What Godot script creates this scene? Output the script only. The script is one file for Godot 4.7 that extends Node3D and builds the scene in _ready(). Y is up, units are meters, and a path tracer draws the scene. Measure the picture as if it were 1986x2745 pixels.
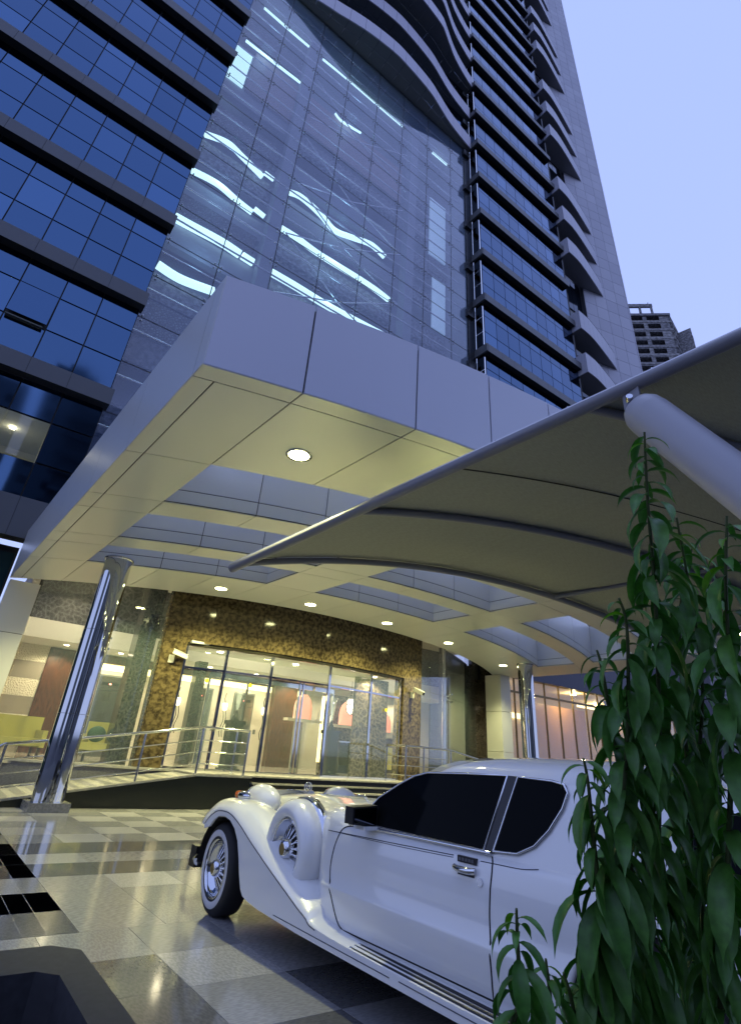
extends Node3D

var ubox: BoxMesh
var mats := {}
var taken := {}
var texs := {}
var rng := RandomNumberGenerator.new()
const SOFFIT := 5.05
const FLOOR := 0.72
const GLASS_Z := -18.3
const BAND_Z := -17.92
const ATRIUM_Z := -19.1

# ---------- helpers ----------
func lin(r: float, g: float, b: float, a := 1.0) -> Color:
	var c := Color(r, g, b).linear_to_srgb()
	c.a = a
	return c

func noise_tex(key: String, freq: float, kind := 0, lo := 0.0, hi := 1.0, oct := 5, seed_ := 1, size := 512) -> NoiseTexture2D:
	if texs.has(key):
		return texs[key]
	var n := FastNoiseLite.new()
	n.seed = seed_
	n.frequency = freq
	n.fractal_octaves = oct
	if kind == 1:
		n.noise_type = FastNoiseLite.TYPE_CELLULAR
		n.cellular_return_type = FastNoiseLite.RETURN_DISTANCE2_SUB
	elif kind == 2:
		n.noise_type = FastNoiseLite.TYPE_SIMPLEX
		n.fractal_type = FastNoiseLite.FRACTAL_RIDGED
	else:
		n.noise_type = FastNoiseLite.TYPE_SIMPLEX
	var t := NoiseTexture2D.new()
	t.width = size
	t.height = size
	t.seamless = true
	t.noise = n
	var g := Gradient.new()
	g.set_color(0, Color(lo, lo, lo))
	g.set_color(1, Color(hi, hi, hi))
	t.color_ramp = g
	texs[key] = t
	return t

func mat(key: String, col: Color, rough := 0.6, metal := 0.0) -> StandardMaterial3D:
	if mats.has(key):
		return mats[key]
	var m := StandardMaterial3D.new()
	m.resource_name = key
	m.albedo_color = col
	m.roughness = rough
	m.metallic = metal
	m.cull_mode = BaseMaterial3D.CULL_DISABLED
	mats[key] = m
	return m

func textured(m: StandardMaterial3D, t: Texture2D, scale: Vector3) -> void:
	m.albedo_texture = t
	m.uv1_triplanar = true
	m.uv1_world_triplanar = true
	m.uv1_scale = scale

func glow(key: String, col: Color, energy: float) -> StandardMaterial3D:
	var m := mat(key, Color(0.9, 0.9, 0.9), 0.5)
	m.emission_enabled = true
	m.emission = col
	m.emission_energy_multiplier = energy
	return m

func pane_mat(key: String, col: Color, alpha: float, metal := 0.0, rough := 0.02) -> StandardMaterial3D:
	var c := col
	c.a = alpha
	var m := mat(key, c, rough, metal)
	m.transparency = BaseMaterial3D.TRANSPARENCY_ALPHA
	return m

func numbered(called: String) -> String:
	if not taken.has(called):
		taken[called] = 0
		return called
	taken[called] += 1
	return "%s_%03d" % [called, taken[called]]

func thing(called: String, label: String, category: String, at := Vector3.ZERO, group := "") -> Node3D:
	var o := Node3D.new()
	o.name = numbered(called)
	add_child(o)
	o.position = at
	o.set_meta("label", label)
	o.set_meta("category", category)
	if group != "":
		o.set_meta("group", group)
	return o

func setting(called: String) -> Node3D:
	var o := Node3D.new()
	o.name = numbered(called)
	add_child(o)
	o.set_meta("kind", "structure")
	return o

func sub(parent: Node3D, called: String) -> Node3D:
	var o := Node3D.new()
	o.name = called
	parent.add_child(o, true)
	return o

# origin of the thing that a part belongs to, so that parts may be given in world coordinates
func origin_of(n: Node3D) -> Vector3:
	var p := Vector3.ZERO
	var k: Node = n
	while k != self:
		p += (k as Node3D).position
		k = k.get_parent()
	return p

func part(parent: Node3D, called: String, mesh: Mesh, m: Material) -> MeshInstance3D:
	var o := MeshInstance3D.new()
	o.name = called
	o.mesh = mesh
	o.material_override = m
	o.position = -origin_of(parent)
	parent.add_child(o, true)
	return o

func bx(parent: Node3D, called: String, m: Material, c: Vector3, s: Vector3, ry := 0.0, rz := 0.0, rx := 0.0) -> MeshInstance3D:
	var o := MeshInstance3D.new()
	o.name = called
	o.mesh = ubox
	o.material_override = m
	o.transform = Transform3D(Basis.from_euler(Vector3(rx, ry, rz)) * Basis.from_scale(s), c - origin_of(parent))
	parent.add_child(o, true)
	return o

func box_between(parent: Node3D, called: String, m: Material, lo: Vector3, hi: Vector3) -> MeshInstance3D:
	return bx(parent, called, m, (lo + hi) * 0.5, (hi - lo).abs())

# box whose length runs from a to b, with the given height and thickness
func bar(parent: Node3D, called: String, m: Material, a: Vector3, b: Vector3, h: float, t: float) -> MeshInstance3D:
	var d := b - a
	var o := MeshInstance3D.new()
	o.name = called
	o.mesh = ubox
	o.material_override = m
	var x := d.normalized()
	var up := Vector3.UP if absf(x.y) < 0.95 else Vector3.RIGHT
	var z := x.cross(up).normalized()
	var y := z.cross(x).normalized()
	o.transform = Transform3D(Basis(x * d.length(), y * h, z * t), (a + b) * 0.5 - origin_of(parent))
	parent.add_child(o, true)
	return o

class MB:
	var st := SurfaceTool.new()
	func _init() -> void:
		st.begin(Mesh.PRIMITIVE_TRIANGLES)
		st.set_smooth_group(-1)
	func smooth(on: bool) -> void:
		st.set_smooth_group(1 if on else -1)
	func tri(a: Vector3, b: Vector3, c: Vector3) -> void:
		st.add_vertex(a)
		st.add_vertex(b)
		st.add_vertex(c)
	func quad(a: Vector3, b: Vector3, c: Vector3, d: Vector3) -> void:
		tri(a, b, c)
		tri(a, c, d)
	func grid(rows: Array, closed := false) -> void:
		for i in rows.size() - 1:
			var n: int = rows[i].size()
			for j in (n if closed else n - 1):
				var k := (j + 1) % n
				quad(rows[i][j], rows[i][k], rows[i + 1][k], rows[i + 1][j])
	# prism of a convex quad, extruded by e
	func slab(p: Array, e: Vector3) -> void:
		var n := p.size()
		for i in range(1, n - 1):
			tri(p[0], p[i], p[i + 1])
			tri(p[0] + e, p[i + 1] + e, p[i] + e)
		for i in n:
			var j := (i + 1) % n
			quad(p[i], p[i] + e, p[j] + e, p[j])
	# prism of any polygon given by 2D points, mapped by f
	func prism(poly: PackedVector2Array, f: Callable, e: Vector3) -> void:
		var t := Geometry2D.triangulate_polygon(poly)
		for i in range(0, t.size(), 3):
			var a: Vector3 = f.call(poly[t[i]])
			var b: Vector3 = f.call(poly[t[i + 1]])
			var c: Vector3 = f.call(poly[t[i + 2]])
			tri(a, b, c)
			tri(a + e, c + e, b + e)
		for i in poly.size():
			var a: Vector3 = f.call(poly[i])
			var b: Vector3 = f.call(poly[(i + 1) % poly.size()])
			quad(a, a + e, b + e, b)
	func tube(path: Array, radius, sides := 10, caps := true) -> void:
		var rows := []
		var up := Vector3.UP
		var last := Vector3.ZERO
		for i in path.size():
			var d: Vector3 = (path[mini(i + 1, path.size() - 1)] - path[maxi(i - 1, 0)]).normalized()
			var s: Vector3
			if last == Vector3.ZERO:
				s = d.cross(up if absf(d.y) < 0.9 else Vector3.RIGHT).normalized()
			else:
				s = (last - d * last.dot(d)).normalized()
			last = s
			var u := s.cross(d).normalized()
			var r: float = radius[i] if radius is Array else radius
			var ring := []
			for k in sides:
				var a := TAU * k / sides
				ring.append(path[i] + (s * cos(a) + u * sin(a)) * r)
			rows.append(ring)
		smooth(true)
		grid(rows, true)
		smooth(false)
		if caps:
			for e in [0, rows.size() - 1]:
				for k in range(1, sides - 1):
					tri(rows[e][0], rows[e][k], rows[e][k + 1])
	# profile of (radius, along) turned about an axis through c
	func lathe(profile: Array, c: Vector3, axis: Vector3, sides := 24) -> void:
		var s := axis.cross(Vector3.UP if absf(axis.y) < 0.9 else Vector3.RIGHT).normalized()
		var u := s.cross(axis).normalized()
		var rows := []
		for p in profile:
			var ring := []
			for k in sides:
				var a := TAU * k / sides
				ring.append(c + axis * p.y + (s * cos(a) + u * sin(a)) * p.x)
			rows.append(ring)
		grid(rows, true)
	func ellipsoid(c: Vector3, r: Vector3, sides := 16, rings := 10) -> void:
		var rows := []
		for i in rings + 1:
			var t := PI * i / rings
			var ring := []
			for k in sides:
				var a := TAU * k / sides
				ring.append(c + Vector3(cos(a) * sin(t) * r.x, cos(t) * r.y, sin(a) * sin(t) * r.z))
			rows.append(ring)
		smooth(true)
		grid(rows, true)
		smooth(false)
	func done() -> ArrayMesh:
		st.generate_normals()
		return st.commit()

func arc(z0: float, kl: float, kr: float, x: float) -> float:
	var d := x - 9.3
	return z0 - (kl if d < 0.0 else kr) * d * d

func wall_z(x: float) -> float:
	return arc(-15.0, 0.047, 0.030, x)

func spline(pts: Array, n: int) -> Array:
	var out := []
	for i in pts.size() - 1:
		var p0 = pts[maxi(i - 1, 0)]
		var p1 = pts[i]
		var p2 = pts[i + 1]
		var p3 = pts[mini(i + 2, pts.size() - 1)]
		for k in n:
			out.append(p1.cubic_interpolate(p2, p0, p3, float(k) / n))
	out.append(pts[-1])
	return out

func lamp_spot(at: Vector3, energy: float, col: Color, angle := 70.0, size := 0.08) -> void:
	var l := SpotLight3D.new()
	l.name = "spot"
	l.light_color = col
	l.light_energy = energy
	l.spot_angle = angle
	l.spot_angle_attenuation = 0.45
	l.spot_range = 30.0
	l.spot_attenuation = 2.0
	l.light_size = size
	l.shadow_enabled = true
	l.rotation_degrees.x = -90.0
	l.position = at
	add_child(l, true)

func lamp_omni(at: Vector3, energy: float, col: Color, size := 0.1) -> void:
	var l := OmniLight3D.new()
	l.name = "bulb_light"
	l.light_color = col
	l.light_energy = energy
	l.omni_range = 30.0
	l.omni_attenuation = 2.0
	l.light_size = size
	l.shadow_enabled = true
	l.position = at
	add_child(l, true)

func _ready() -> void:
	rng.seed = 7
	ubox = BoxMesh.new()
	ubox.size = Vector3.ONE
	camera_and_sky()
	ground()
	office_wing()
	atrium()
	hotel_tower()
	canopy()
	entrance()
	lobby()
	restaurant()
	steps_and_ramps()
	backdrop()
	shade_sail()
	car()
	plants()

func camera_and_sky() -> void:
	var cam := Camera3D.new()
	cam.name = "camera"
	add_child(cam)
	var yaw := deg_to_rad(35.590)
	var pit := deg_to_rad(28.302)
	var rol := deg_to_rad(4.262)
	var f := Vector3(sin(yaw) * cos(pit), sin(pit), -cos(yaw) * cos(pit))
	var r := Vector3(cos(yaw), 0.0, sin(yaw))
	var u := r.cross(f)
	cam.transform = Transform3D(Basis(r * cos(rol) + u * sin(rol), -r * sin(rol) + u * cos(rol), -f), Vector3(0.0, 1.3, 0.0))
	cam.near = 0.05
	cam.far = 900.0
	# principal point 117 px above and 4 px right of the middle of the 1986 x 2745 photograph, focal length 1439 px
	cam.projection = Camera3D.PROJECTION_FRUSTUM
	cam.size = 2745.0 / 1438.9 * cam.near
	cam.frustum_offset = Vector2(-4.16, -116.83) / 1438.9 * cam.near
	cam.current = true

	var sky := ProceduralSkyMaterial.new()
	sky.sky_top_color = Color(0.70, 0.785, 1.06)
	sky.sky_horizon_color = Color(0.80, 0.865, 1.07)
	sky.sky_curve = 0.32
	sky.ground_bottom_color = Color(0.20, 0.22, 0.27)
	sky.ground_horizon_color = Color(0.42, 0.47, 0.60)
	sky.ground_curve = 0.05
	sky.sun_angle_max = 1.0
	var w := WorldEnvironment.new()
	w.name = "environment"
	var e := Environment.new()
	e.background_mode = Environment.BG_SKY
	e.sky = Sky.new()
	e.sky.sky_material = sky
	e.background_energy_multiplier = 1.0
	e.tonemap_mode = Environment.TONE_MAPPER_LINEAR
	e.tonemap_exposure = 1.0
	e.sdfgi_enabled = true
	e.ssao_enabled = true
	e.ssil_enabled = true
	w.environment = e
	add_child(w)
	# dusk: what is left of the sun is a faint, very soft glow from high overhead
	var sun := DirectionalLight3D.new()
	sun.name = "sun"
	sun.light_color = Color(0.80, 0.85, 1.0)
	sun.light_energy = 0.05
	sun.light_angular_distance = 25.0
	sun.shadow_enabled = true
	sun.sky_mode = DirectionalLight3D.SKY_MODE_LIGHT_ONLY
	sun.rotation_degrees = Vector3(-88.0, 25.0, 0.0)
	add_child(sun)

# ---------- ground ----------
func granite(key: String, tone: float, warm: float, rough: float, seed_: int, contrast := 0.12) -> StandardMaterial3D:
	var m := mat(key, lin(tone * (1.0 + warm), tone, tone * (1.0 - warm * 0.9)), rough)
	textured(m, noise_tex("granite%d" % seed_, 0.018, 0, 1.0 - contrast * 1.5, 1.0, 6, seed_), Vector3(4.5, 4.0, 1.6) if seed_ % 2 == 0 else Vector3(1.5, 4.0, 5.0))
	m.metallic_specular = 0.55
	return m

func ground() -> void:
	var g := setting("ground")
	var asphalt := mat("asphalt", lin(0.05, 0.05, 0.055), 0.9)
	var b := MB.new()
	b.quad(Vector3(-500, -0.06, -500), Vector3(500, -0.06, -500), Vector3(500, -0.06, 500), Vector3(-500, -0.06, 500))
	part(g, "asphalt_sheet", b.done(), asphalt)
	var p := setting("pavement")
	var bed := mat("mortar", lin(0.10, 0.10, 0.095), 0.9)
	box_between(p, "mortar_bed", bed, Vector3(-14, -0.05, -18.2), Vector3(30, -0.012, 6))
	# stone tones: light, mid, dark; a few variants of each
	var light := [granite("granite_light_a", 0.46, 0.02, 0.15, 2, 0.14), granite("granite_light_b", 0.41, 0.03, 0.13, 3, 0.16), granite("granite_light_c", 0.50, 0.03, 0.18, 4, 0.12)]
	var mid := [granite("granite_mid_a", 0.33, 0.01, 0.14, 5, 0.12), granite("granite_mid_b", 0.36, 0.02, 0.12, 6, 0.12)]
	var dark := [granite("granite_dark_a", 0.15, 0.0, 0.07, 7, 0.14), granite("granite_dark_b", 0.17, 0.02, 0.09, 8, 0.14)]
	var rows := [-18.0, -17.3, -16.65, -16.0, -15.3, -14.65, -13.95, -13.25, -12.55, -11.85, -11.12, -10.38, -9.60, -8.78, -8.15, -7.44, -6.78, -6.09, -5.42, -4.74, -4.09, -3.42, -2.75, -2.08, -1.4, -0.7, 0.0, 0.7, 1.4, 2.1]
	# near the drive the stones lie in stripes, towards the steps as a checkerboard
	for i in rows.size() - 1:
		var z0: float = rows[i]
		var z1: float = rows[i + 1]
		var zc := (z0 + z1) * 0.5
		if zc < -14.1:
			continue
		for j in range(-3, 12):
			var x0 := (1.5 if zc < -5.42 else 1.20) + j * 0.66
			var x1 := x0 + 0.66
			if x1 < 1.4 and zc < -5.42:
				continue
			var m: Material
			var dice := rng.randf()
			if zc < -9.6:
				m = light[rng.randi() % 3] if (i + j) % 2 == 0 else mid[rng.randi() % 2]
				if x0 < 2.0 and dice < 0.5:
					m = mid[0]
			elif zc < -8.78 or (zc > -8.15 and zc < -7.44):
				m = dark[rng.randi() % 2]
			elif zc < -6.78:
				m = light[rng.randi() % 3]
			elif zc < -6.09:
				m = mid[rng.randi() % 2] if (j % 3) != 0 else light[1]
			elif zc < -5.42:
				m = light[rng.randi() % 3] if j % 3 != 1 else mid[1]
			elif zc < -4.74:
				m = (light[1] if j % 2 == 0 else mid[0]) if x0 > 1.8 else light[2]
				if x0 < 1.3 and x0 > 0.5:
					m = mid[1]
			elif zc < -4.09:
				m = light[rng.randi() % 3] if x0 > 1.8 else dark[rng.randi() % 2]
			else:
				m = dark[rng.randi() % 2] if x0 < 1.8 or (i + j) % 2 == 0 else mid[rng.randi() % 2]
			var gap := 0.004
			bx(p, "granite_tile", m, Vector3((x0 + x1) * 0.5, -0.006, zc), Vector3(x1 - x0 - gap, 0.024, z1 - z0 - gap))
	# border bands left of the stripes
	for i in rows.size() - 1:
		var z0: float = rows[i]
		var z1: float = minf(rows[i + 1], -5.42)
		if z0 > -5.5:
			break
		for k in [[1.29, 1.5, 1], [1.12, 1.29, 0], [0.5, 1.12, 1], [-0.2, 0.5, 2], [-0.9, -0.2, 2], [-1.6, -0.9, 2]]:
			var m2: Material = mid[i % 2] if k[2] == 1 else (light[i % 3] if k[2] == 0 else mid[(i + 1) % 2])
			bx(p, "border_tile", m2, Vector3((k[0] + k[1]) * 0.5, -0.006, (z0 + z1) * 0.5), Vector3(k[1] - k[0] - 0.004, 0.024, z1 - z0 - 0.004))

# ---------- mirror-glass fronts ----------
func mirror_glass() -> Array:
	var out := []
	for i in 5:
		var k: float = [1.0, 0.92, 1.1, 1.22, 0.97][i]
		var m := mat("mirror_glass_%d" % i, lin(0.070 * k, 0.130 * k, 0.235 * k), 0.035 + 0.01 * i, 1.0)
		m.heightmap_enabled = true
		m.heightmap_texture = noise_tex("waviness", 0.004, 0, 0.0, 1.0, 2, 11, 256)
		m.heightmap_scale = 0.12
		m.uv1_triplanar = true
		m.uv1_world_triplanar = true
		m.uv1_scale = Vector3(0.25, 0.25, 0.25)
		out.append(m)
	return out

func glass_front(p: Node3D, xs: Array, levels: Array, z: float, skip: Array, open_sash: Array) -> void:
	var glass := mirror_glass()
	var core := MB.new()
	for n in levels.size() - 1:
		var y0: float = levels[n] + 0.63
		var cuts := [y0, y0 + 1.42, y0 + 2.86, levels[n + 1]]
		if n == 0 and levels[1] - levels[0] > 4.8:
			cuts = [levels[0] + 1.2, 8.70, 10.15, levels[1]]
		for r in 3:
			for c in xs.size() - 1:
				var lit := false
				for s in skip:
					lit = lit or (s[0] == n and s[1] == r and s[2] == c)
				var xa: float = xs[c]
				var xb: float = xs[c + 1]
				var ya: float = cuts[r]
				var yb: float = cuts[r + 1]
				if not lit:
					core.quad(Vector3(xa, ya, z - 0.05), Vector3(xb, ya, z - 0.05), Vector3(xb, yb, z - 0.05), Vector3(xa, yb, z - 0.05))
				var g: Material = glass[[0, 0, 1, 1, 4, 4, 2, 3][rng.randi() % 8]]
				var opened := false
				for s in open_sash:
					opened = opened or (s[0] == n and s[1] == r and s[2] == c)
				if lit:
					g = pane_mat("clear_glass", Color(0.8, 0.9, 0.9), 0.04)
				var o := bx(p, "window_pane", g, Vector3((xa + xb) * 0.5, (ya + yb) * 0.5, z), Vector3(absf(xb - xa) - 0.045, yb - ya - 0.06, 0.02))
				if opened:
					o.transform = Transform3D(Basis(Vector3.RIGHT, 0.0) , o.position).rotated_local(Vector3.RIGHT, -0.13).scaled_local(Vector3(absf(xb - xa) - 0.05, yb - ya - 0.06, 0.03)).translated(Vector3(0, 0.02, 0.1))
	part(p, "mullion_grid", core.done(), mat("dark_mullion", lin(0.012, 0.016, 0.02), 0.5))

func ledges(p: Node3D, xs: Array, levels: Array, z: float, zf: float) -> void:
	var m := mat("ledge_metal", lin(0.10, 0.105, 0.115), 0.42, 0.25)
	var shade := mat("ledge_core", lin(0.02, 0.022, 0.024), 0.7)
	for y in levels:
		var h := 0.63
		if y < 6.5:
			h = 1.2
		box_between(p, "ledge_core", shade, Vector3(xs[0], y + 0.01, z - 0.2), Vector3(xs[-1], y + h - 0.01, zf - 0.012))
		for c in xs.size() - 1:
			box_between(p, "ledge_panel", m, Vector3(xs[c] + 0.006, y, zf - 0.012), Vector3(xs[c + 1] - 0.006, y + h, zf))

func office_wing() -> void:
	var p := thing("office_wing", "blue mirror-glass office wing with dark horizontal ledges, at the left of the photo", "building", Vector3(-4.0, 0, -18.3))
	var xs := []
	for k in 10:
		xs.append(1.5 - 1.25 * (9 - k) if k < 9 else 1.5)
	xs[8] = 0.21
	var levels := [6.22]
	for n in 9:
		levels.append(11.38 + 4.62 * n)
	# xs ascending: -9.75 ... 0.21, 1.5
	glass_front(p, xs, levels, GLASS_Z, [[0, 1, 7], [0, 1, 6]], [[1, 1, 6]])
	var lx := xs.duplicate()
	lx[-1] = 1.6
	ledges(p, lx, levels, GLASS_Z, BAND_Z)
	# lit room behind the clear pane
	var wall := mat("room_wall", lin(0.55, 0.56, 0.48), 0.8)
	var b := MB.new()
	var q := [Vector3(xs[6], 8.65, -18.36), Vector3(xs[8], 8.65, -18.36), Vector3(xs[8], 10.2, -18.36), Vector3(xs[6], 10.2, -18.36)]
	var back := Vector3(0, 0, -3.0)
	b.quad(q[0] + back, q[1] + back, q[2] + back, q[3] + back)
	for i in 4:
		var j := (i + 1) % 4
		b.quad(q[i], q[j], q[j] + back, q[i] + back)
	part(p, "lit_room", b.done(), wall)
	box_between(p, "picture_frame", mat("dark_frame", lin(0.10, 0.11, 0.10), 0.6), Vector3(-0.6, 8.75, -21.3), Vector3(-0.1, 9.5, -21.2))
	bx(p, "ceiling_lamp", glow("room_lamp", Color(1.0, 0.97, 0.85), 14.0), Vector3(-0.75, 10.17, -19.6), Vector3(0.16, 0.03, 0.16))
	lamp_omni(Vector3(-0.75, 10.05, -19.6), 0.10, Color(1.0, 0.97, 0.82), 0.1)
	# open sash hinge bar below the tilted pane
	box_between(p, "window_stay", mat("dark_frame", lin(0.1, 0.1, 0.1), 0.6), Vector3(-2.2, 13.33, -18.3), Vector3(-1.1, 13.37, -18.12))
	# storeys below the big fascia, seen past the canopy corner
	var low := mat("shop_glass", lin(0.02, 0.05, 0.055), 0.05, 0.3)
	box_between(p, "recess_wall", mat("dark_mullion", lin(0.012, 0.016, 0.02), 0.5), Vector3(-9.75, 0, -19.2), Vector3(0.72, 6.2, -19.0))
	for k in 7:
		for r in 3:
			box_between(p, "shop_pane", low, Vector3(0.65 - 1.3 * (k + 1) + 0.03, 0.3 + 1.9 * r, -18.75), Vector3(0.65 - 1.3 * k, 0.3 + 1.9 * (r + 1) - 0.06, -18.72))
	# white clad pier at its corner
	var clad := mat("white_cladding", lin(0.62, 0.61, 0.58), 0.4)
	box_between(p, "pier_core", mat("joint_dark", lin(0.02, 0.02, 0.02), 0.8), Vector3(0.77, 0, -18.3), Vector3(1.49, 5.0, -17.92))
	var ys := [0.0, 2.0, 3.65, 5.04]
	for i in 3:
		box_between(p, "pier_panel", clad, Vector3(0.75, ys[i] + 0.008, -18.32), Vector3(1.51, ys[i + 1] - 0.008, -17.9))

# ---------- atrium ----------
func wave_z(x: float, extra: float) -> float:
	var px := [1.6, 3.0, 5.4, 7.0, 8.3, 9.5, 10.7, 11.9, 13.2, 14.4, 15.7, 17.0, 18.2, 19.4, 21.3]
	var pz := [-18.8, -18.6, -18.17, -17.88, -17.6, -17.4, -17.27, -17.2, -17.27, -17.38, -17.55, -17.87, -18.17, -18.38, -18.6]
	var i := 0
	while i < px.size() - 2 and x > px[i + 1]:
		i += 1
	var t: float = (x - px[i]) / (px[i + 1] - px[i])
	var z := cubic_interpolate(pz[i], pz[i + 1], pz[maxi(i - 1, 0)], pz[mini(i + 2, px.size() - 1)], t)
	return z + extra * clampf((z + 18.8) / 1.6 + 0.25, 0.0, 1.0)

func atrium() -> void:
	var p := thing("atrium", "tall clear-glass atrium front with glowing blue-white curves inside, above the canopy", "building", Vector3(11.0, 0, -19.1))
	var g := pane_mat("atrium_glass", lin(0.26, 0.38, 0.66), 0.0, 0.13, 0.02)
	g.heightmap_enabled = true
	g.heightmap_texture = noise_tex("waviness", 0.004, 0, 0.0, 1.0, 2, 11, 256)
	g.heightmap_scale = 0.12
	g.uv1_triplanar = true
	g.uv1_world_triplanar = true
	g.uv1_scale = Vector3(0.2, 0.2, 0.2)
	var xs := [1.55, 4.0, 6.55, 9.1, 11.68, 14.15, 16.72, 19.25, 20.8]
	var ys := []
	for k in 17:
		ys.append(9.40 + 2.31 * k)
	ys[-1] = 46.36
	ys.append(48.2)
	var fit := MB.new()
	for s in [Vector2(-1, 0.55), Vector2(1, 0.55), Vector2(-1, -1), Vector2(1, -1)]:
		var c := Vector3(s.x * 0.17, s.y * 0.17, 0.03)
		fit.smooth(true)
		fit.lathe([Vector2(0.0, 0.03), Vector2(0.035, 0.02), Vector2(0.04, 0.0), Vector2(0.03, -0.05)], c, Vector3.BACK, 8)
		fit.smooth(false)
		fit.tube([c - Vector3(0, 0, 0.07), Vector3(0, 0, -0.16)], 0.015, 5, false)
	var fitting := fit.done()
	var chrome := mat("stainless", lin(0.62, 0.63, 0.66), 0.18, 1.0)
	var seam := mat("silicone_seam", lin(0.012, 0.014, 0.02), 0.6)
	for i in xs.size() - 1:
		for j in ys.size() - 1:
			bx(p, "glass_pane", g, Vector3((xs[i] + xs[i + 1]) * 0.5, (ys[j] + ys[j + 1]) * 0.5, ATRIUM_Z), Vector3(xs[i + 1] - xs[i] - 0.045, ys[j + 1] - ys[j] - 0.045, 0.016))
	for i in range(1, xs.size() - 1):
		box_between(p, "vertical_seam", seam, Vector3(xs[i] - 0.022, ys[0], ATRIUM_Z - 0.008), Vector3(xs[i] + 0.022, ys[-1], ATRIUM_Z + 0.006))
	for j in range(0, ys.size()):
		for i in xs.size() - 1:
			box_between(p, "horizontal_seam", seam, Vector3(xs[i] + 0.023, ys[j] - 0.022, ATRIUM_Z - 0.008), Vector3(xs[i + 1] - 0.023, ys[j] + 0.022, ATRIUM_Z + 0.006))
		var rod := MB.new()
		rod.tube([Vector3(xs[0], ys[j] - 0.30, ATRIUM_Z - 0.55), Vector3(xs[-1], ys[j] - 0.30, ATRIUM_Z - 0.55)], 0.05, 6, false)
		part(p, "tension_rod", rod.done(), chrome)
		for i in xs.size():
			if ys[j] > 15.0 and i < xs.size() - 1:
				var o := MeshInstance3D.new()
				o.name = "spider_fitting"
				o.mesh = fitting
				o.material_override = chrome
				o.position = Vector3(xs[i], ys[j], ATRIUM_Z + 0.01) - p.position
				p.add_child(o, true)
	# diagonal rods of the middle truss
	var rods := [[7.2, 31.6, 15.4, 36.2], [7.2, 36.2, 15.4, 31.6], [7.2, 27.0, 15.4, 31.6], [7.2, 31.6, 15.4, 27.0], [7.2, 22.4, 15.4, 27.0], [7.2, 27.0, 15.4, 22.4], [7.2, 38.5, 15.6, 43.0], [7.2, 43.0, 15.6, 38.5]]
	for r in rods:
		var t := MB.new()
		t.tube([Vector3(r[0], r[1], -20.1), Vector3((r[0] + r[2]) * 0.5, (r[1] + r[3]) * 0.5, -20.5), Vector3(r[2], r[3], -20.1)], 0.04, 6, false)
		part(p, "truss_rod", t.done(), chrome)
	# inside
	var stone := mat("blue_stone", lin(0.26, 0.27, 0.31), 0.45)
	textured(stone, noise_tex("stone_fine", 0.02, 0, 0.35, 1.0, 6, 21), Vector3(0.25, 0.25, 0.25))
	var pale := mat("pale_stone", lin(0.50, 0.53, 0.52), 0.5)
	textured(pale, noise_tex("stone_speck", 0.03, 1, 0.2, 1.0, 4, 22), Vector3(0.5, 0.5, 0.5))
	var pink := mat("pink_stone", lin(0.52, 0.36, 0.34), 0.55)
	textured(pink, noise_tex("stone_fine2", 0.05, 0, 0.55, 1.0, 5, 23), Vector3(0.4, 0.4, 0.4))
	var plain := mat("atrium_plaster", lin(0.24, 0.25, 0.29), 0.7)
	var b := MB.new()
	var lo := Vector3(1.5, 7.0, -22.6)
	var hi := Vector3(20.8, 48.3, -19.12)
	b.quad(Vector3(lo.x, lo.y, lo.z), Vector3(hi.x, lo.y, lo.z), Vector3(hi.x, hi.y, lo.z), Vector3(lo.x, hi.y, lo.z))
	b.quad(Vector3(lo.x, lo.y, lo.z), Vector3(lo.x, lo.y, hi.z), Vector3(lo.x, hi.y, hi.z), Vector3(lo.x, hi.y, lo.z))
	b.quad(Vector3(hi.x, lo.y, lo.z), Vector3(hi.x, lo.y, hi.z), Vector3(hi.x, hi.y, hi.z), Vector3(hi.x, hi.y, lo.z))
	b.quad(Vector3(lo.x, hi.y, lo.z), Vector3(hi.x, hi.y, lo.z), Vector3(hi.x, hi.y, hi.z), Vector3(lo.x, hi.y, hi.z))
	b.quad(Vector3(lo.x, lo.y, lo.z), Vector3(hi.x, lo.y, lo.z), Vector3(hi.x, lo.y, hi.z), Vector3(lo.x, lo.y, hi.z))
	part(p, "inner_wall", b.done(), plain)
	for y in [12.6, 16.3, 20.0, 23.6, 27.2, 30.7, 34.0, 37.5, 41.3]:
		# gallery fronts of stone on either side of the void, with a gap for the columns
		box_between(p, "gallery_front", stone if int(y) % 2 == 0 else plain, Vector3(1.6, y - 0.75, -21.6), Vector3(6.25, y + 0.75, -21.2))
		box_between(p, "gallery_front", plain if int(y) % 2 == 0 else stone, Vector3(7.1, y - 0.75, -21.7), Vector3(15.9, y + 0.75, -21.3))
		box_between(p, "gallery_front", stone, Vector3(17.4, y - 0.7, -21.6), Vector3(20.7, y + 0.7, -21.2))
	for x in [6.65, 16.6]:
		box_between(p, "column", plain, Vector3(x - 0.36, 7.0, -21.2), Vector3(x + 0.36, 48.2, -20.5))
	for q in [[1.7, 33.4, 5.9, 34.9], [1.7, 25.0, 6.0, 26.5], [18.9, 33.7, 20.7, 35.2], [1.7, 17.1, 5.8, 19.0], [18.6, 24.0, 20.7, 26.0], [1.7, 43.4, 6.2, 45.5]]:
		box_between(p, "stone_panel", pale, Vector3(q[0], q[1], -21.18), Vector3(q[2], q[3], -21.05))
	box_between(p, "pink_panel", pink, Vector3(3.0, 38.0, -21.15), Vector3(6.28, 42.4, -21.0))
	box_between(p, "pink_panel", pink, Vector3(7.3, 38.5, -21.15), Vector3(15.8, 42.4, -21.0))
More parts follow.
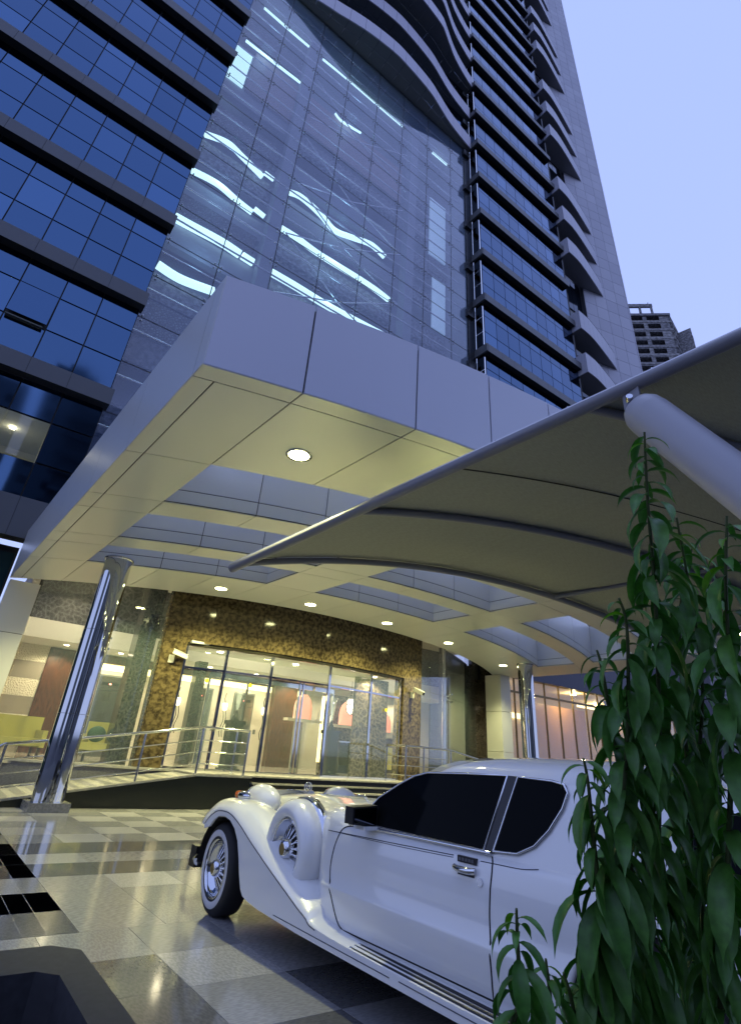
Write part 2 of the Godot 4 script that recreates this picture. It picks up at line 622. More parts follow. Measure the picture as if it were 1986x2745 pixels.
	box_between(p, "light_screen", glow("screen_glow_soft", Color(0.62, 0.80, 1.0), 0.34), Vector3(18.9, 35.4, -21.15), Vector3(20.6, 42.1, -21.05))
	box_between(p, "light_screen", glow("screen_glow_soft", Color(0.62, 0.80, 1.0), 0.34), Vector3(19.3, 28.2, -21.15), Vector3(20.6, 33.2, -21.05))
	box_between(p, "light_screen", glow("screen_glow", Color(0.75, 0.95, 1.0), 1.2), Vector3(1.75, 38.0, -21.15), Vector3(2.85, 41.9, -21.05))
	var cyan := glow("cove_tube", Color(0.76, 0.94, 1.0), 1.7)
	var curves := [
		[[1.75, 31.5], [2.99, 32.02], [3.96, 31.75], [5.39, 31.23]], [[5.45, 31.68], [6.08, 31.62]],
		[[1.75, 28.18], [3.15, 28.39], [4.43, 28.08], [5.34, 27.93]], [[5.40, 28.33], [6.07, 28.21]],
		[[1.75, 24.38], [2.56, 24.42], [4.21, 24.53], [5.28, 24.44]], [[5.40, 24.45], [6.07, 24.41]],
		[[1.75, 20.99], [2.89, 20.86], [4.49, 21.16]],
		[[7.17, 31.47], [8.01, 31.76], [9.42, 31.44], [10.59, 30.87], [11.93, 31.28], [13.50, 31.85], [14.68, 31.56]],
		[[7.15, 28.15], [8.26, 28.18], [9.88, 28.02], [12.66, 28.11], [14.15, 28.08], [15.28, 27.93]],
		[[7.12, 24.48], [8.82, 24.50], [10.64, 24.45], [12.25, 24.52], [15.24, 24.71]],
		[[2.53, 47.85], [4.56, 47.82], [6.32, 47.86]], [[7.52, 47.77], [10.10, 47.95], [12.34, 47.96], [15.49, 48.0]],
		[[9.28, 42.55], [9.95, 42.28], [11.60, 42.71]], [[2.12, 42.56], [3.17, 42.60], [4.57, 42.68], [6.27, 42.81]], [[18.89, 48.0], [20.63, 48.02]]]
	var rad := [0.17, 0.13, 0.17, 0.14, 0.24, 0.22, 0.22, 0.18, 0.18, 0.22, 0.09, 0.08, 0.08, 0.09, 0.09]
	for i in curves.size():
		var pts := []
		for q in curves[i]:
			pts.append(Vector3(q[0], q[1], -20.9))
		var t := MB.new()
		t.tube(spline(pts, 6), rad[i], 10)
		part(p, "neon_tube", t.done(), cyan)
	for q in [Vector3(3.4, 28.3, -20.4), Vector3(10.8, 28.2, -20.4), Vector3(3.4, 22.6, -20.4), Vector3(10.8, 24.6, -20.4), Vector3(10.8, 31.4, -20.4), Vector3(3.5, 42.4, -20.4), Vector3(10.5, 42.6, -20.4)]:
		lamp_omni(q, 0.85, Color(0.62, 0.86, 1.0), 0.4)
	# waving balcony fronts over the atrium
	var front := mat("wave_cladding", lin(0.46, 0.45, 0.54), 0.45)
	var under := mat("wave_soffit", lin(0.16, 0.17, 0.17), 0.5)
	var wx := []
	for k in 17:
		wx.append(1.6 + k * 1.23)
	for n in 6:
		var y0 := 48.15 + 4.62 * n
		var extra := 0.0 if n < 2 else 1.1
		var w := sub(p, "wave_balcony")
		for k in wx.size() - 1:
			var m := MB.new()
			var steps := 3
			for s in steps:
				var xa: float = lerpf(wx[k], wx[k + 1], float(s) / steps) + (0.012 if s == 0 else 0.0)
				var xb: float = lerpf(wx[k], wx[k + 1], float(s + 1) / steps) - (0.012 if s == steps - 1 else 0.0)
				var za := wave_z(xa, extra)
				var zb := wave_z(xb, extra)
				m.slab([Vector3(xa, y0, za), Vector3(xb, y0, zb), Vector3(xb, y0 + 1.65, zb), Vector3(xa, y0 + 1.65, za)], Vector3(0, 0, -0.08))
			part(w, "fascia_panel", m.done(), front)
			var rows := 2 if n < 3 else 1
			for r in rows:
				var u := MB.new()
				for s in steps:
					var xa: float = lerpf(wx[k], wx[k + 1], float(s) / steps) + (0.015 if s == 0 else 0.0)
					var xb: float = lerpf(wx[k], wx[k + 1], float(s + 1) / steps) - (0.015 if s == steps - 1 else 0.0)
					var za := wave_z(xa, extra) - 0.02
					var zb := wave_z(xb, extra) - 0.02
					var fa := -18.98
					var a0 := lerpf(za, fa, float(r) / rows) - (0.012 if r else 0.0)
					var a1 := lerpf(za, fa, float(r + 1) / rows) + 0.012
					var b0 := lerpf(zb, fa, float(r) / rows) - (0.012 if r else 0.0)
					var b1 := lerpf(zb, fa, float(r + 1) / rows) + 0.012
					u.slab([Vector3(xa, y0 + 0.02, a0), Vector3(xb, y0 + 0.02, b0), Vector3(xb, y0 + 0.02, b1), Vector3(xa, y0 + 0.02, a1)], Vector3(0, 0.04, 0))
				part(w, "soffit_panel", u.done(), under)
			if k == 0:
				box_between(w, "slab", under, Vector3(1.6, y0 + 0.08, -19.2), Vector3(21.3, y0 + 1.0, -18.75))
	# glass storeys behind the waves
	var mg := mirror_glass()
	var core := MB.new()
	core.quad(Vector3(1.55, 48.2, -19.05), Vector3(21.3, 48.2, -19.05), Vector3(21.3, 78.0, -19.05), Vector3(1.55, 78.0, -19.05))
	part(p, "mullion_grid", core.done(), mat("dark_mullion", lin(0.012, 0.016, 0.02), 0.5))
	for n in 6:
		for k in wx.size() - 1:
			for r in 2:
				var y0 := 49.2 + 4.62 * n + r * 1.8
				box_between(p, "upper_pane", mg[rng.randi() % 5], Vector3(wx[k] + 0.03, y0 + 0.03, -19.0), Vector3(wx[k + 1] - 0.03, y0 + (1.77 if r == 0 else 1.75), -18.98))

# ---------- hotel tower on the right ----------
func hotel_tower() -> void:
	var p := thing("hotel_tower", "tall hotel tower with dark ledges and curved pale balconies, right of the atrium", "building", Vector3(30.0, 0, -18.3))
	var xs := []
	for k in 10:
		xs.append(21.62 + 1.24 * k)
	var levels := []
	for n in 24:
		levels.append(6.77 + 4.62 * n)
	# 27 panes a storey; the lower storeys stand behind the canopy
	var low := levels.slice(0, 2)
	var high := levels.slice(2)
	glass_front(p, xs, high, GLASS_Z, [], [])
	var lx := xs.duplicate()
	lx[0] = 21.4
	lx[-1] = 32.78
	ledges(p, lx, high, GLASS_Z, BAND_Z)
	var dark := mat("dark_return", lin(0.02, 0.022, 0.026), 0.25)
	box_between(p, "lower_wall", dark, Vector3(21.5, low[0], -19.0), Vector3(32.8, high[0], -18.35))
	# side return with its own narrow panes, and the dark pier beside the atrium
	var side := mat("side_glass", lin(0.05, 0.075, 0.11), 0.05, 1.0)
	box_between(p, "pier", dark, Vector3(20.82, 5.0, -19.6), Vector3(21.5, 114.0, -19.0))
	for y in high:
		for r in 3:
			box_between(p, "side_pane", side, Vector3(21.5, y + 0.7 + 1.35 * r, -18.96), Vector3(21.53, y + 0.7 + 1.35 * r + 1.3, -18.34))
		box_between(p, "side_ledge", mat("ledge_metal", lin(0.10, 0.105, 0.115), 0.42, 0.25), Vector3(21.34, y, -19.0), Vector3(21.48, y + 0.63, -17.92))
		box_between(p, "pier_ledge", dark, Vector3(20.62, y - 1.3, -19.1), Vector3(21.3, y - 0.6, -18.8))
	# recess between tower and end wall
	var recess := mat("recess_glass", lin(0.03, 0.045, 0.075), 0.06, 0.8)
	var b := MB.new()
	b.quad(Vector3(33.0, 5, -18.3), Vector3(33.0, 5, -19.6), Vector3(33.0, 114, -19.6), Vector3(33.0, 114, -18.3))
	part(p, "recess_return", b.done(), dark)
	for y in levels:
		for k in 3:
			box_between(p, "recess_pane", recess, Vector3(33.05 + k * 1.5, y + 0.5, -19.62), Vector3(33.05 + k * 1.5 + 1.45, y + 4.5, -19.58))
	box_between(p, "recess_back", dark, Vector3(33.0, 5, -19.9), Vector3(37.6, 114, -19.66))
	# end wall of pale panels, turned fifteen degrees towards the street
	var clad := [mat("pale_panel_a", lin(0.42, 0.42, 0.49), 0.5), mat("pale_panel_b", lin(0.395, 0.395, 0.465), 0.5), mat("pale_panel_c", lin(0.445, 0.445, 0.515), 0.5)]
	var a := Vector3(37.5, 0, -19.2)
	var d := Vector3(0.966, 0, 0.259)
	var nrm := Vector3(-0.259, 0, 0.966)
	var core := MB.new()
	core.slab([a, a + d * 5.86, a + d * 5.86 + Vector3(0, 124, 0), a + Vector3(0, 124, 0)], nrm * -6.0)
	part(p, "end_wall_core", core.done(), mat("pale_joint", lin(0.09, 0.09, 0.11), 0.8))
	var ts := [0.0, 1.42, 2.84, 4.26, 5.68, 5.86]
	for r in range(13, 72):
		for k in 5:
			var w: float = ts[k + 1] - ts[k] - 0.03
			var hgt := 1.54 - 0.03
			var c: Vector3 = a + d * ((ts[k] + ts[k + 1]) * 0.5) + nrm * 0.02 + Vector3(0, r * 1.54 + 0.77, 0)
			bx(p, "wall_panel", clad[rng.randi() % 3], c, Vector3(w, hgt, 0.04), -atan2(d.z, d.x))
	# balconies
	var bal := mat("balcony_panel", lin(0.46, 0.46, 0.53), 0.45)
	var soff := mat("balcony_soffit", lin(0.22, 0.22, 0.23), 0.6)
	var rail := mat("balcony_rail", lin(0.03, 0.04, 0.06), 0.3)
	var curve := spline([Vector2(32.8, -17.45), Vector2(34.2, -17.48), Vector2(35.8, -17.70), Vector2(37.8, -18.05), Vector2(39.4, -18.36), Vector2(40.7, -18.68)], 2)
	for k in [0, 1, 3, 4, 5, 7, 8, 9, 11, 12, 13, 15, 16, 17]:
		var y0: float = 29.4 + 4.62 * k - 4.62
		y0 = 29.4 + 4.62 * k
		var n := sub(p, "balcony")
		for i in curve.size() - 1:
			var q0: Vector2 = curve[i]
			var q1: Vector2 = curve[i + 1]
			var e := (q1 - q0).normalized() * 0.008
			var m := MB.new()
			m.slab([Vector3(q0.x + e.x, y0, q0.y + e.y), Vector3(q1.x - e.x, y0, q1.y - e.y), Vector3(q1.x - e.x, y0 + 1.95, q1.y - e.y), Vector3(q0.x + e.x, y0 + 1.95, q0.y + e.y)], Vector3(0, 0, -0.07))
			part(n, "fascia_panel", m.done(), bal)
			var r := MB.new()
			r.tube([Vector3(q0.x, y0 + 2.02, q0.y - 0.03), Vector3(q1.x, y0 + 2.02, q1.y - 0.03)], 0.035, 5, false)
			part(n, "handrail", r.done(), rail)
		for s in 2:
			var z0 := -17.53 - 0.40 * s
			box_between(n, "side_panel", bal, Vector3(32.8, y0, z0), Vector3(32.87, y0 + 1.95, z0 - 0.385))
		var poly := PackedVector2Array()
		for q in curve:
			poly.append(Vector2(q.x, q.y - 0.072))
		poly.append(Vector2(37.6, -19.3))
		poly.append(Vector2(32.9, -19.3))
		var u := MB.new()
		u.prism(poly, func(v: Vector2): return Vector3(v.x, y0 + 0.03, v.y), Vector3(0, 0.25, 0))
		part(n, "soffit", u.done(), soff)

# ---------- entrance canopy ----------
const ARCS := {
	"front": [-3.9, 0.0175, 0.0105], "front_in": [-4.17, 0.0178, 0.0107], "cell1_front": [-5.9, 0.028, 0.0157], "cell1_back": [-7.6, 0.0325, 0.0182], "cell2_front": [-8.3, 0.034, 0.019],
	"cell2_back": [-9.87, 0.038, 0.0205], "cell3_front": [-10.55, 0.0395, 0.0215], "cell3_back": [-12.05, 0.042, 0.0235], "rear": [-14.15, 0.05, 0.029]}

func cpt(x0: float, key: String) -> Vector2:
	var a: Array = ARCS[key]
	var z := -10.0
	for i in 4:
		z = arc(a[0], a[1], a[2], x0 + 0.037 * (z + 5.0))
	return Vector2(x0 + 0.037 * (z + 5.0), z)

func soffit_panel(p: Node3D, called: String, m: Material, x0: float, x1: float, ka: String, kb: String, y0: float, y1: float, gap := 0.008) -> void:
	var b := MB.new()
	var n := maxi(1, int((x1 - x0) / 0.4))
	for s in n:
		var xa := lerpf(x0 + gap, x1 - gap, float(s) / n)
		var xb := lerpf(x0 + gap, x1 - gap, float(s + 1) / n)
		var q := [cpt(xa, ka), cpt(xb, ka), cpt(xb, kb), cpt(xa, kb)]
		b.slab([Vector3(q[0].x, y0, q[0].y - gap), Vector3(q[1].x, y0, q[1].y - gap), Vector3(q[2].x, y0, q[2].y + gap), Vector3(q[3].x, y0, q[3].y + gap)], Vector3(0, y1 - y0, 0))
	part(p, called, b.done(), m)

func face_panel(p: Node3D, called: String, m: Material, x0: float, x1: float, k: String, off: float, y0: float, y1: float, gap := 0.008) -> void:
	var b := MB.new()
	var n := maxi(1, int((x1 - x0) / 0.4))
	for s in n:
		var qa := cpt(lerpf(x0 + gap, x1 - gap, float(s) / n), k)
		var qb := cpt(lerpf(x0 + gap, x1 - gap, float(s + 1) / n), k)
		b.slab([Vector3(qa.x, y0 + gap, qa.y), Vector3(qb.x, y0 + gap, qb.y), Vector3(qb.x, y1 - gap, qb.y), Vector3(qa.x, y1 - gap, qa.y)], Vector3(0, 0, off))
	part(p, called, b.done(), m)

func side_panel(p: Node3D, m: Material, x0: float, ka: String, kb: String, off: float, y0: float, y1: float, called := "side_panel") -> void:
	var qa := cpt(x0, ka)
	var qb := cpt(x0, kb)
	var b := MB.new()
	b.slab([Vector3(qa.x, y0 + 0.008, qa.y - 0.008), Vector3(qb.x, y0 + 0.008, qb.y + 0.008), Vector3(qb.x, y1 - 0.008, qb.y + 0.008), Vector3(qa.x, y1 - 0.008, qa.y - 0.008)], Vector3(off, 0, 0))
	part(p, called, b.done(), m)

func canopy() -> void:
	var p := thing("entrance_canopy", "large metal-clad canopy with open coffers and downlights over the hotel entrance", "canopy", Vector3(10.0, 0, -10.0))
	var clad := mat("brushed_panel", lin(0.64, 0.65, 0.64), 0.34, 0.3)
	var inner := clad
	var fascia := mat("fascia_panel", lin(0.60, 0.61, 0.70), 0.45, 0.1)  # cool tint puts blue skylight into the colour; the panel is neutral
	var core := mat("joint_dark", lin(0.02, 0.02, 0.02), 0.8)
	var J := [1.19, 1.43, 2.31, 3.79, 5.0, 6.2, 7.45, 8.77, 10.17, 11.65, 13.18, 14.98, 17.3, 19.86, 22.0]
	var beams := [["front", "front_in"], ["front_in", "cell1_front"], ["cell1_back", "cell2_front"], ["cell2_back", "cell3_front"], ["cell3_back", "rear"]]
	var cells := [["cell1_front", "cell1_back"], ["cell2_front", "cell2_back"], ["cell3_front", "cell3_back"]]
	var cross := [0, 1, 5, 9, 13]
	var top := 6.40
	for bm in beams:
		soffit_panel(p, "beam_core", core, J[0] + 0.02, J[-1] - 0.02, bm[0], bm[1], SOFFIT + 0.02, top - 0.02, 0.02 if bm[0] != "front" else 0.021)
		for i in J.size() - 1:
			if bm[0] == "front" and i == 0:
				continue
			soffit_panel(p, "soffit_panel", clad, J[0] if (bm[0] == "front" and i == 1) else J[i], J[i + 1], bm[0], bm[1], SOFFIT, SOFFIT + 0.018)
	for c in cells:
		for i in cross:
			soffit_panel(p, "cross_beam_core", core, J[i] + 0.015, J[i + 1] - 0.015, c[0], c[1], SOFFIT + 0.02, top - 0.02, 0.012)
			soffit_panel(p, "soffit_panel", clad, J[i], J[i + 1], c[0], c[1], SOFFIT, SOFFIT + 0.018)
	# front fascia
	for i in range(1, J.size() - 1):
		face_panel(p, "fascia_panel", fascia, J[0] if i == 1 else J[i], J[i + 1], "front", -0.025, SOFFIT + 0.0, 6.46, 0.012)
	# sides
	var keys := ["front", "front_in", "cell1_front", "cell1_back", "cell2_back", "cell3_back", "rear"]
	for k in keys.size() - 1:
		side_panel(p, clad, J[0], keys[k], keys[k + 1], 0.025, SOFFIT, 6.46, "canopy_side_panel")
		side_panel(p, clad, J[-1], keys[k], keys[k + 1], -0.025, SOFFIT, 6.46, "canopy_side_panel")
	for i in range(1, J.size() - 1):
		face_panel(p, "rear_panel", inner, J[0] if i == 1 else J[i], J[i + 1], "rear", 0.02, SOFFIT, 6.46)
	# coffers
	for c in cells:
		for bay in [[2, 3, 4], [6, 7, 8], [10, 11, 12]]:
			for i in bay:
				for h in [[SOFFIT + 0.02, SOFFIT + 0.27], [SOFFIT + 0.27, top]]:
					face_panel(p, "coffer_panel", inner, J[i], J[i + 1], c[1], 0.015, h[0], h[1])
					face_panel(p, "coffer_panel", inner, J[i], J[i + 1], c[0], -0.015, h[0], h[1])
			for h in [[SOFFIT + 0.02, SOFFIT + 0.27], [SOFFIT + 0.27, top]]:
				side_panel(p, inner, J[bay[0]], c[0], c[1], 0.015, h[0], h[1], "coffer_end_panel")
				side_panel(p, inner, J[bay[-1] + 1], c[0], c[1], -0.015, h[0], h[1], "coffer_end_panel")
	# downlights; those after the large one are unseen, added for bounce on the soffit
	var warm := Color(1.0, 0.99, 0.70)
	var names := ["downlight above the left chrome column", "downlight at the left end of the row along the marble entrance", "second downlight from the left along the marble entrance", "third downlight from the left along the marble entrance", "fourth downlight from the left along the marble entrance", "downlight beside the right chrome column", "large downlight near the front edge of the canopy", "added unseen downlight of the canopy front, above the shade sail", "added unseen downlight of the canopy front, above the sail's middle", "added unseen downlight of the canopy front, second from its left corner", "added unseen downlight at the right end of the canopy front"]
	var spots := [Vector2(2.75, -14.95), Vector2(5.28, -13.92), Vector2(7.78, -13.39), Vector2(10.61, -13.40), Vector2(13.88, -14.01), Vector2(18.48, -15.46), Vector2(3.05, -6.08), Vector2(8.0, -5.4), Vector2(12.8, -5.5), Vector2(5.6, -5.7), Vector2(17.5, -6.0)]
	for i in spots.size():
		var at := Vector3(spots[i].x, SOFFIT, spots[i].y)
		var t := thing("recessed_downlight", "round lit " + names[i], "lamp", at, "downlights in the canopy soffit")
		var b := MB.new()
		b.smooth(true)
		b.lathe([Vector2(0.155, 0.0), Vector2(0.19, -0.004), Vector2(0.19, -0.012), Vector2(0.15, -0.014)], at, Vector3.UP, 24)
		part(t, "trim_ring", b.done(), mat("stainless", lin(0.62, 0.63, 0.66), 0.18, 1.0))
		var d := MB.new()
		d.lathe([Vector2(0.0, -0.008), Vector2(0.15, -0.008), Vector2(0.15, 0.03), Vector2(0.0, 0.03)], at, Vector3.UP, 24)  # lens drawn wider than the lamp, adding its bloom to the disc
		part(t, "lamp_lens", d.done(), glow("downlight_glow", warm, 60.0))
		lamp_spot(at + Vector3(0, -0.03, 0), 24.0 if i < 6 else 17.0, warm, 72.0 if i < 6 else 44.0, 0.09)

func chrome_column(label: String, at: Vector3, plinth: bool) -> void:
	var chrome := mat("polished_chrome", lin(0.60, 0.61, 0.62), 0.045, 1.0)
	var t := thing("round_column", label, "column", at, "polished columns under the canopy")
	var b := MB.new()
	b.smooth(true)
	b.lathe([Vector2(0.295, 0.0), Vector2(0.295, SOFFIT)], at, Vector3.UP, 40)
	b.smooth(false)
	part(t, "shaft", b.done(), chrome)
	for y in [1.70, 3.38]:
		var s := MB.new()
		s.smooth(true)
		s.lathe([Vector2(0.296, y - 0.004), Vector2(0.297, y + 0.004)], at, Vector3.UP, 40)
		part(t, "seam_ring", s.done(), mat("seam_dark", lin(0.2, 0.2, 0.2), 0.3, 1.0))
	var c := MB.new()
	c.smooth(true)
	c.lathe([Vector2(0.30, SOFFIT - 0.05), Vector2(0.325, SOFFIT - 0.045), Vector2(0.325, SOFFIT - 0.003)], at, Vector3.UP, 40)
	part(t, "collar", c.done(), chrome)
	if plinth:
		var stone := mat("plinth_stone", lin(0.36, 0.35, 0.31), 0.12)
		textured(stone, noise_tex("granite2", 0.018, 0, 0.5, 1.0, 6, 2), Vector3(1.6, 1.6, 1.6))
		box_between(t, "plinth", stone, at + Vector3(-0.365, 0.008, -0.39), at + Vector3(0.365, 0.155, 0.39))

# ---------- marble entrance ----------
func marble() -> StandardMaterial3D:
	var m := mat("brown_marble", Color.WHITE, 0.10)
	if m.albedo_texture == null:
		var im := Image.create(1024, 1024, false, Image.FORMAT_RGB8)
		var a := FastNoiseLite.new()
		a.seed = 5
		a.frequency = 0.012
		a.fractal_octaves = 5
		a.domain_warp_enabled = true
		a.domain_warp_amplitude = 40.0
		a.domain_warp_frequency = 0.01
		var v := FastNoiseLite.new()
		v.seed = 9
		v.noise_type = FastNoiseLite.TYPE_SIMPLEX
		v.fractal_type = FastNoiseLite.FRACTAL_RIDGED
		v.frequency = 0.014
		v.fractal_octaves = 4
		v.domain_warp_enabled = true
		v.domain_warp_amplitude = 60.0
		v.domain_warp_frequency = 0.012
		var c := FastNoiseLite.new()
		c.seed = 3
		c.noise_type = FastNoiseLite.TYPE_CELLULAR
		c.cellular_return_type = FastNoiseLite.RETURN_DISTANCE2_SUB
		c.frequency = 0.035
		c.domain_warp_enabled = true
		c.domain_warp_amplitude = 30.0
		c.domain_warp_frequency = 0.02
		var dark := Color(0.030, 0.022, 0.012)
		var brown := Color(0.16, 0.12, 0.055)
		var gold := Color(0.42, 0.34, 0.16)
		for y in 1024:
			for x in 1024:
				var n := a.get_noise_2d(x, y) * 0.5 + 0.5
				var k := dark.lerp(brown, smoothstep(0.25, 0.75, n))
				var r := v.get_noise_2d(x, y) * 0.5 + 0.5
				k = k.lerp(gold, smoothstep(0.80, 0.97, r) * 0.95)
				var cell := c.get_noise_2d(x, y) + 1.0
				k = k.lerp(gold, (1.0 - smoothstep(0.0, 0.10, cell)) * 0.6 * smoothstep(0.3, 0.6, n))
				im.set_pixel(x, y, k.linear_to_srgb())
		textured(m, ImageTexture.create_from_image(im), Vector3(0.55, 0.55, 0.55))
	return m

func wall_run(p: Node3D, called: String, m: Material, x0: float, x1: float, y0: float, y1: float, off: float, thick: float, step := 0.6, gap := 0.0015) -> void:
	var n := maxi(1, int(round((x1 - x0) / step)))
	for s in n:
		var xa := lerpf(x0, x1, float(s) / n) + gap
		var xb := lerpf(x0, x1, float(s + 1) / n) - gap
		var b := MB.new()
		b.slab([Vector3(xa, y0, wall_z(xa) + off), Vector3(xb, y0, wall_z(xb) + off), Vector3(xb, y1, wall_z(xb) + off), Vector3(xa, y1, wall_z(xa) + off)], Vector3(0, 0, -thick))
		part(p, called, b.done(), m)

func entrance() -> void:
	chrome_column("thick polished chrome column on a square stone plinth, left of the entrance", Vector3(2.52, 0, -13.48), true)
	chrome_column("polished chrome column behind the car, right of the entrance", Vector3(18.67, 0, -14.5), false)
	var p := thing("hotel_entrance", "curved brown marble entrance wall with chrome-framed glass doors", "entrance", Vector3(9.3, 0, -15.0))
	var mb := marble()
	wall_run(p, "marble_slab", mb, 4.73, 5.33, FLOOR, 3.86, 0.0, 0.5, 0.62)
	wall_run(p, "marble_slab", mb, 4.73, 14.19, 3.86, 6.3, 0.0, 0.4, 1.18)
	wall_run(p, "marble_slab", mb, 13.12, 14.19, FLOOR, 3.86, 0.0, 0.5, 1.1)
	var frame := mat("polished_chrome", lin(0.60, 0.61, 0.62), 0.045, 1.0)
	var head := mat("dark_bronze", lin(0.05, 0.045, 0.03), 0.25, 0.6)
	wall_run(p, "head_frame", head, 5.33, 13.12, 3.77, 3.858, -0.04, 0.12, 1.3, 0.0)
	var clear := pane_mat("clear_glass", Color(0.8, 0.9, 0.9), 0.04)
	var mx := [5.37, 6.46, 7.80, 9.80, 11.55, 13.08]
	for x in mx:
		box_between(p, "mullion", frame, Vector3(x - 0.035, FLOOR, wall_z(x) - 0.16), Vector3(x + 0.035, 3.77, wall_z(x) - 0.09))
	for i in mx.size() - 1:
		var a := Vector3(mx[i] + 0.036, 0, wall_z(mx[i]) - 0.125)
		var b := Vector3(mx[i + 1] - 0.036, 0, wall_z(mx[i + 1]) - 0.125)
		bar(p, "transom", frame, a + Vector3(0, 3.2, 0), b + Vector3(0, 3.2, 0), 0.05, 0.06)
		bar(p, "bottom_rail", frame, a + Vector3(0, FLOOR + 0.03, 0), b + Vector3(0, FLOOR + 0.03, 0), 0.05, 0.05)
		bar(p, "fanlight_pane", clear, a + Vector3(0, 3.495, 0), b + Vector3(0, 3.495, 0), 0.53, 0.012)
		if i != 2:
			bar(p, "door_pane", clear, a + Vector3(0, 1.965, 0), b + Vector3(0, 1.965, 0), 2.41, 0.012)
		else:
			# sliding leaves, one of them half open behind the other
			bar(p, "sliding_leaf", clear, a + Vector3(0.0, 1.95, -0.05), a.lerp(b, 0.53) + Vector3(0, 1.95, -0.05), 2.38, 0.014)
			bar(p, "sliding_leaf", clear, a.lerp(b, 0.58) + Vector3(0.0, 1.95, -0.09), b + Vector3(0, 1.95, -0.09), 2.38, 0.014)
			for t in [0.525, 0.585]:
				var q := a.lerp(b, t)
				box_between(p, "leaf_edge", frame, q + Vector3(-0.02, FLOOR + 0.06, -0.11), q + Vector3(0.02, 3.17, -0.05))
				box_between(p, "floor_lock", mat("dark_frame", lin(0.1, 0.1, 0.1), 0.6), q + Vector3(-0.03, FLOOR + 0.08, -0.045), q + Vector3(0.03, FLOOR + 0.2, -0.03))
	# inner vestibule screen
	for x in [6.7, 8.0, 9.9, 11.3]:
		box_between(p, "inner_mullion", frame, Vector3(x - 0.03, FLOOR, -17.13), Vector3(x + 0.03, 3.3, -17.07))
	for i in 3:
		var xs := [6.7, 8.0, 9.9, 11.3]
		if i != 1:
			box_between(p, "inner_pane", clear, Vector3(xs[i] + 0.03, FLOOR + 0.05, -17.106), Vector3(xs[i + 1] - 0.03, 3.2, -17.094))
	box_between(p, "inner_transom", frame, Vector3(6.7, 3.2, -17.14), Vector3(11.3, 3.34, -17.06))
	box_between(p, "vestibule_ceiling", mat("ceiling_white", lin(0.62, 0.62, 0.60), 0.7), Vector3(5.4, 3.84, -17.1), Vector3(13.0, 3.9, -15.6))
	var greystone := mat("grey_marble", lin(0.24, 0.20, 0.15), 0.2)
	textured(greystone, noise_tex("stone_fine3", 0.015, 2, 0.25, 1.0, 5, 31), Vector3(0.5, 0.5, 0.5))
	box_between(p, "vestibule_wall", greystone, Vector3(11.75, FLOOR, -16.5), Vector3(13.2, 3.8, -16.4))
	# spotted yellow warning stickers on the glass
	var yel := mat("yellow_sticker", lin(0.75, 0.60, 0.02), 0.5)
	for q in [Vector3(6.02, 2.90, -15.54), Vector3(7.2, 2.90, -15.22), Vector3(12.3, 2.75, -15.35)]:
		var s := MB.new()
		s.lathe([Vector2(0.0, 0.004), Vector2(0.055, 0.004), Vector2(0.055, 0.0)], q, Vector3.BACK, 16)
		part(p, "warning_sticker", s.done(), yel)
	# glass screens at both sides of the marble
	var g := thing("glass_screen", "tall frameless glass screen left of the marble entrance, behind the ramp", "glass wall", Vector3(3.2, 0, -16.8), "frameless glass screens")
	var g2 := thing("glass_screen", "tall frameless glass screen right of the marble entrance", "glass wall", Vector3(17.0, 0, -16.8), "frameless glass screens")
	for e in [[g, [1.55, 3.28, 4.72]], [g2, [14.2, 14.95, 16.35, 18.4, 20.28]]]:
		var xs2: Array = e[1]
		for i in xs2.size() - 1:
			for h in [[FLOOR, 3.62], [3.63, 5.6]]:
				bar(e[0], "glass_pane", clear, Vector3(xs2[i] + 0.006, (h[0] + h[1]) * 0.5, wall_z(xs2[i]) - 0.1), Vector3(xs2[i + 1] - 0.006, (h[0] + h[1]) * 0.5, wall_z(xs2[i + 1]) - 0.1), h[1] - h[0], 0.016)
		for x in ([3.28] if e[0] == g else [16.38]):
			var b := MB.new()
			b.tube([Vector3(x, FLOOR, wall_z(x) - 0.3), Vector3(x, 5.6, wall_z(x) - 0.3)], 0.075, 16)
			part(e[0], "support_post", b.done(), frame)
			for sx in [-1.0, 1.0]:
				for sy in [-1.0, 1.0]:
					var c := MB.new()
					c.tube([Vector3(x, 3.62, wall_z(x) - 0.22), Vector3(x + sx * 0.22, 3.62 + sy * 0.13, wall_z(x) - 0.13), Vector3(x + sx * 0.24, 3.62 + sy * 0.14, wall_z(x) - 0.06)], [0.03, 0.022, 0.035], 8)
					part(e[0], "spider_arm", c.done(), frame)
	# dark stone wall close behind the right screen
	wall_run(g2, "stone_backing", greystone_dark(), 16.5, 20.28, FLOOR, 5.6, -0.55, 0.1, 1.26)
	var clad := mat("white_cladding", lin(0.62, 0.61, 0.58), 0.4)
	for q in [[0.0, 1.9], [1.915, 3.5], [3.515, 5.04]]:
		var t := Vector3(20.32, q[0], -18.1)
		box_between(g2, "pier_panel", clad, t, Vector3(20.98, q[1], -17.2))
	# camera boxes on the marble
	security_camera("white bullet security camera on the marble left of the doors", Vector3(5.02, 3.42, wall_z(5.02)), Vector3(0.32, -0.1, 0.1))
	security_camera("white bullet security camera on the marble right of the doors", Vector3(13.6, 3.42, wall_z(13.6)), Vector3(0.08, -0.12, 0.3))

func greystone_dark() -> StandardMaterial3D:
	var m := mat("dark_stone", lin(0.085, 0.075, 0.06), 0.12)
	textured(m, noise_tex("stone_dark", 0.02, 2, 0.15, 1.0, 5, 33), Vector3(0.5, 0.5, 0.5))
	return m

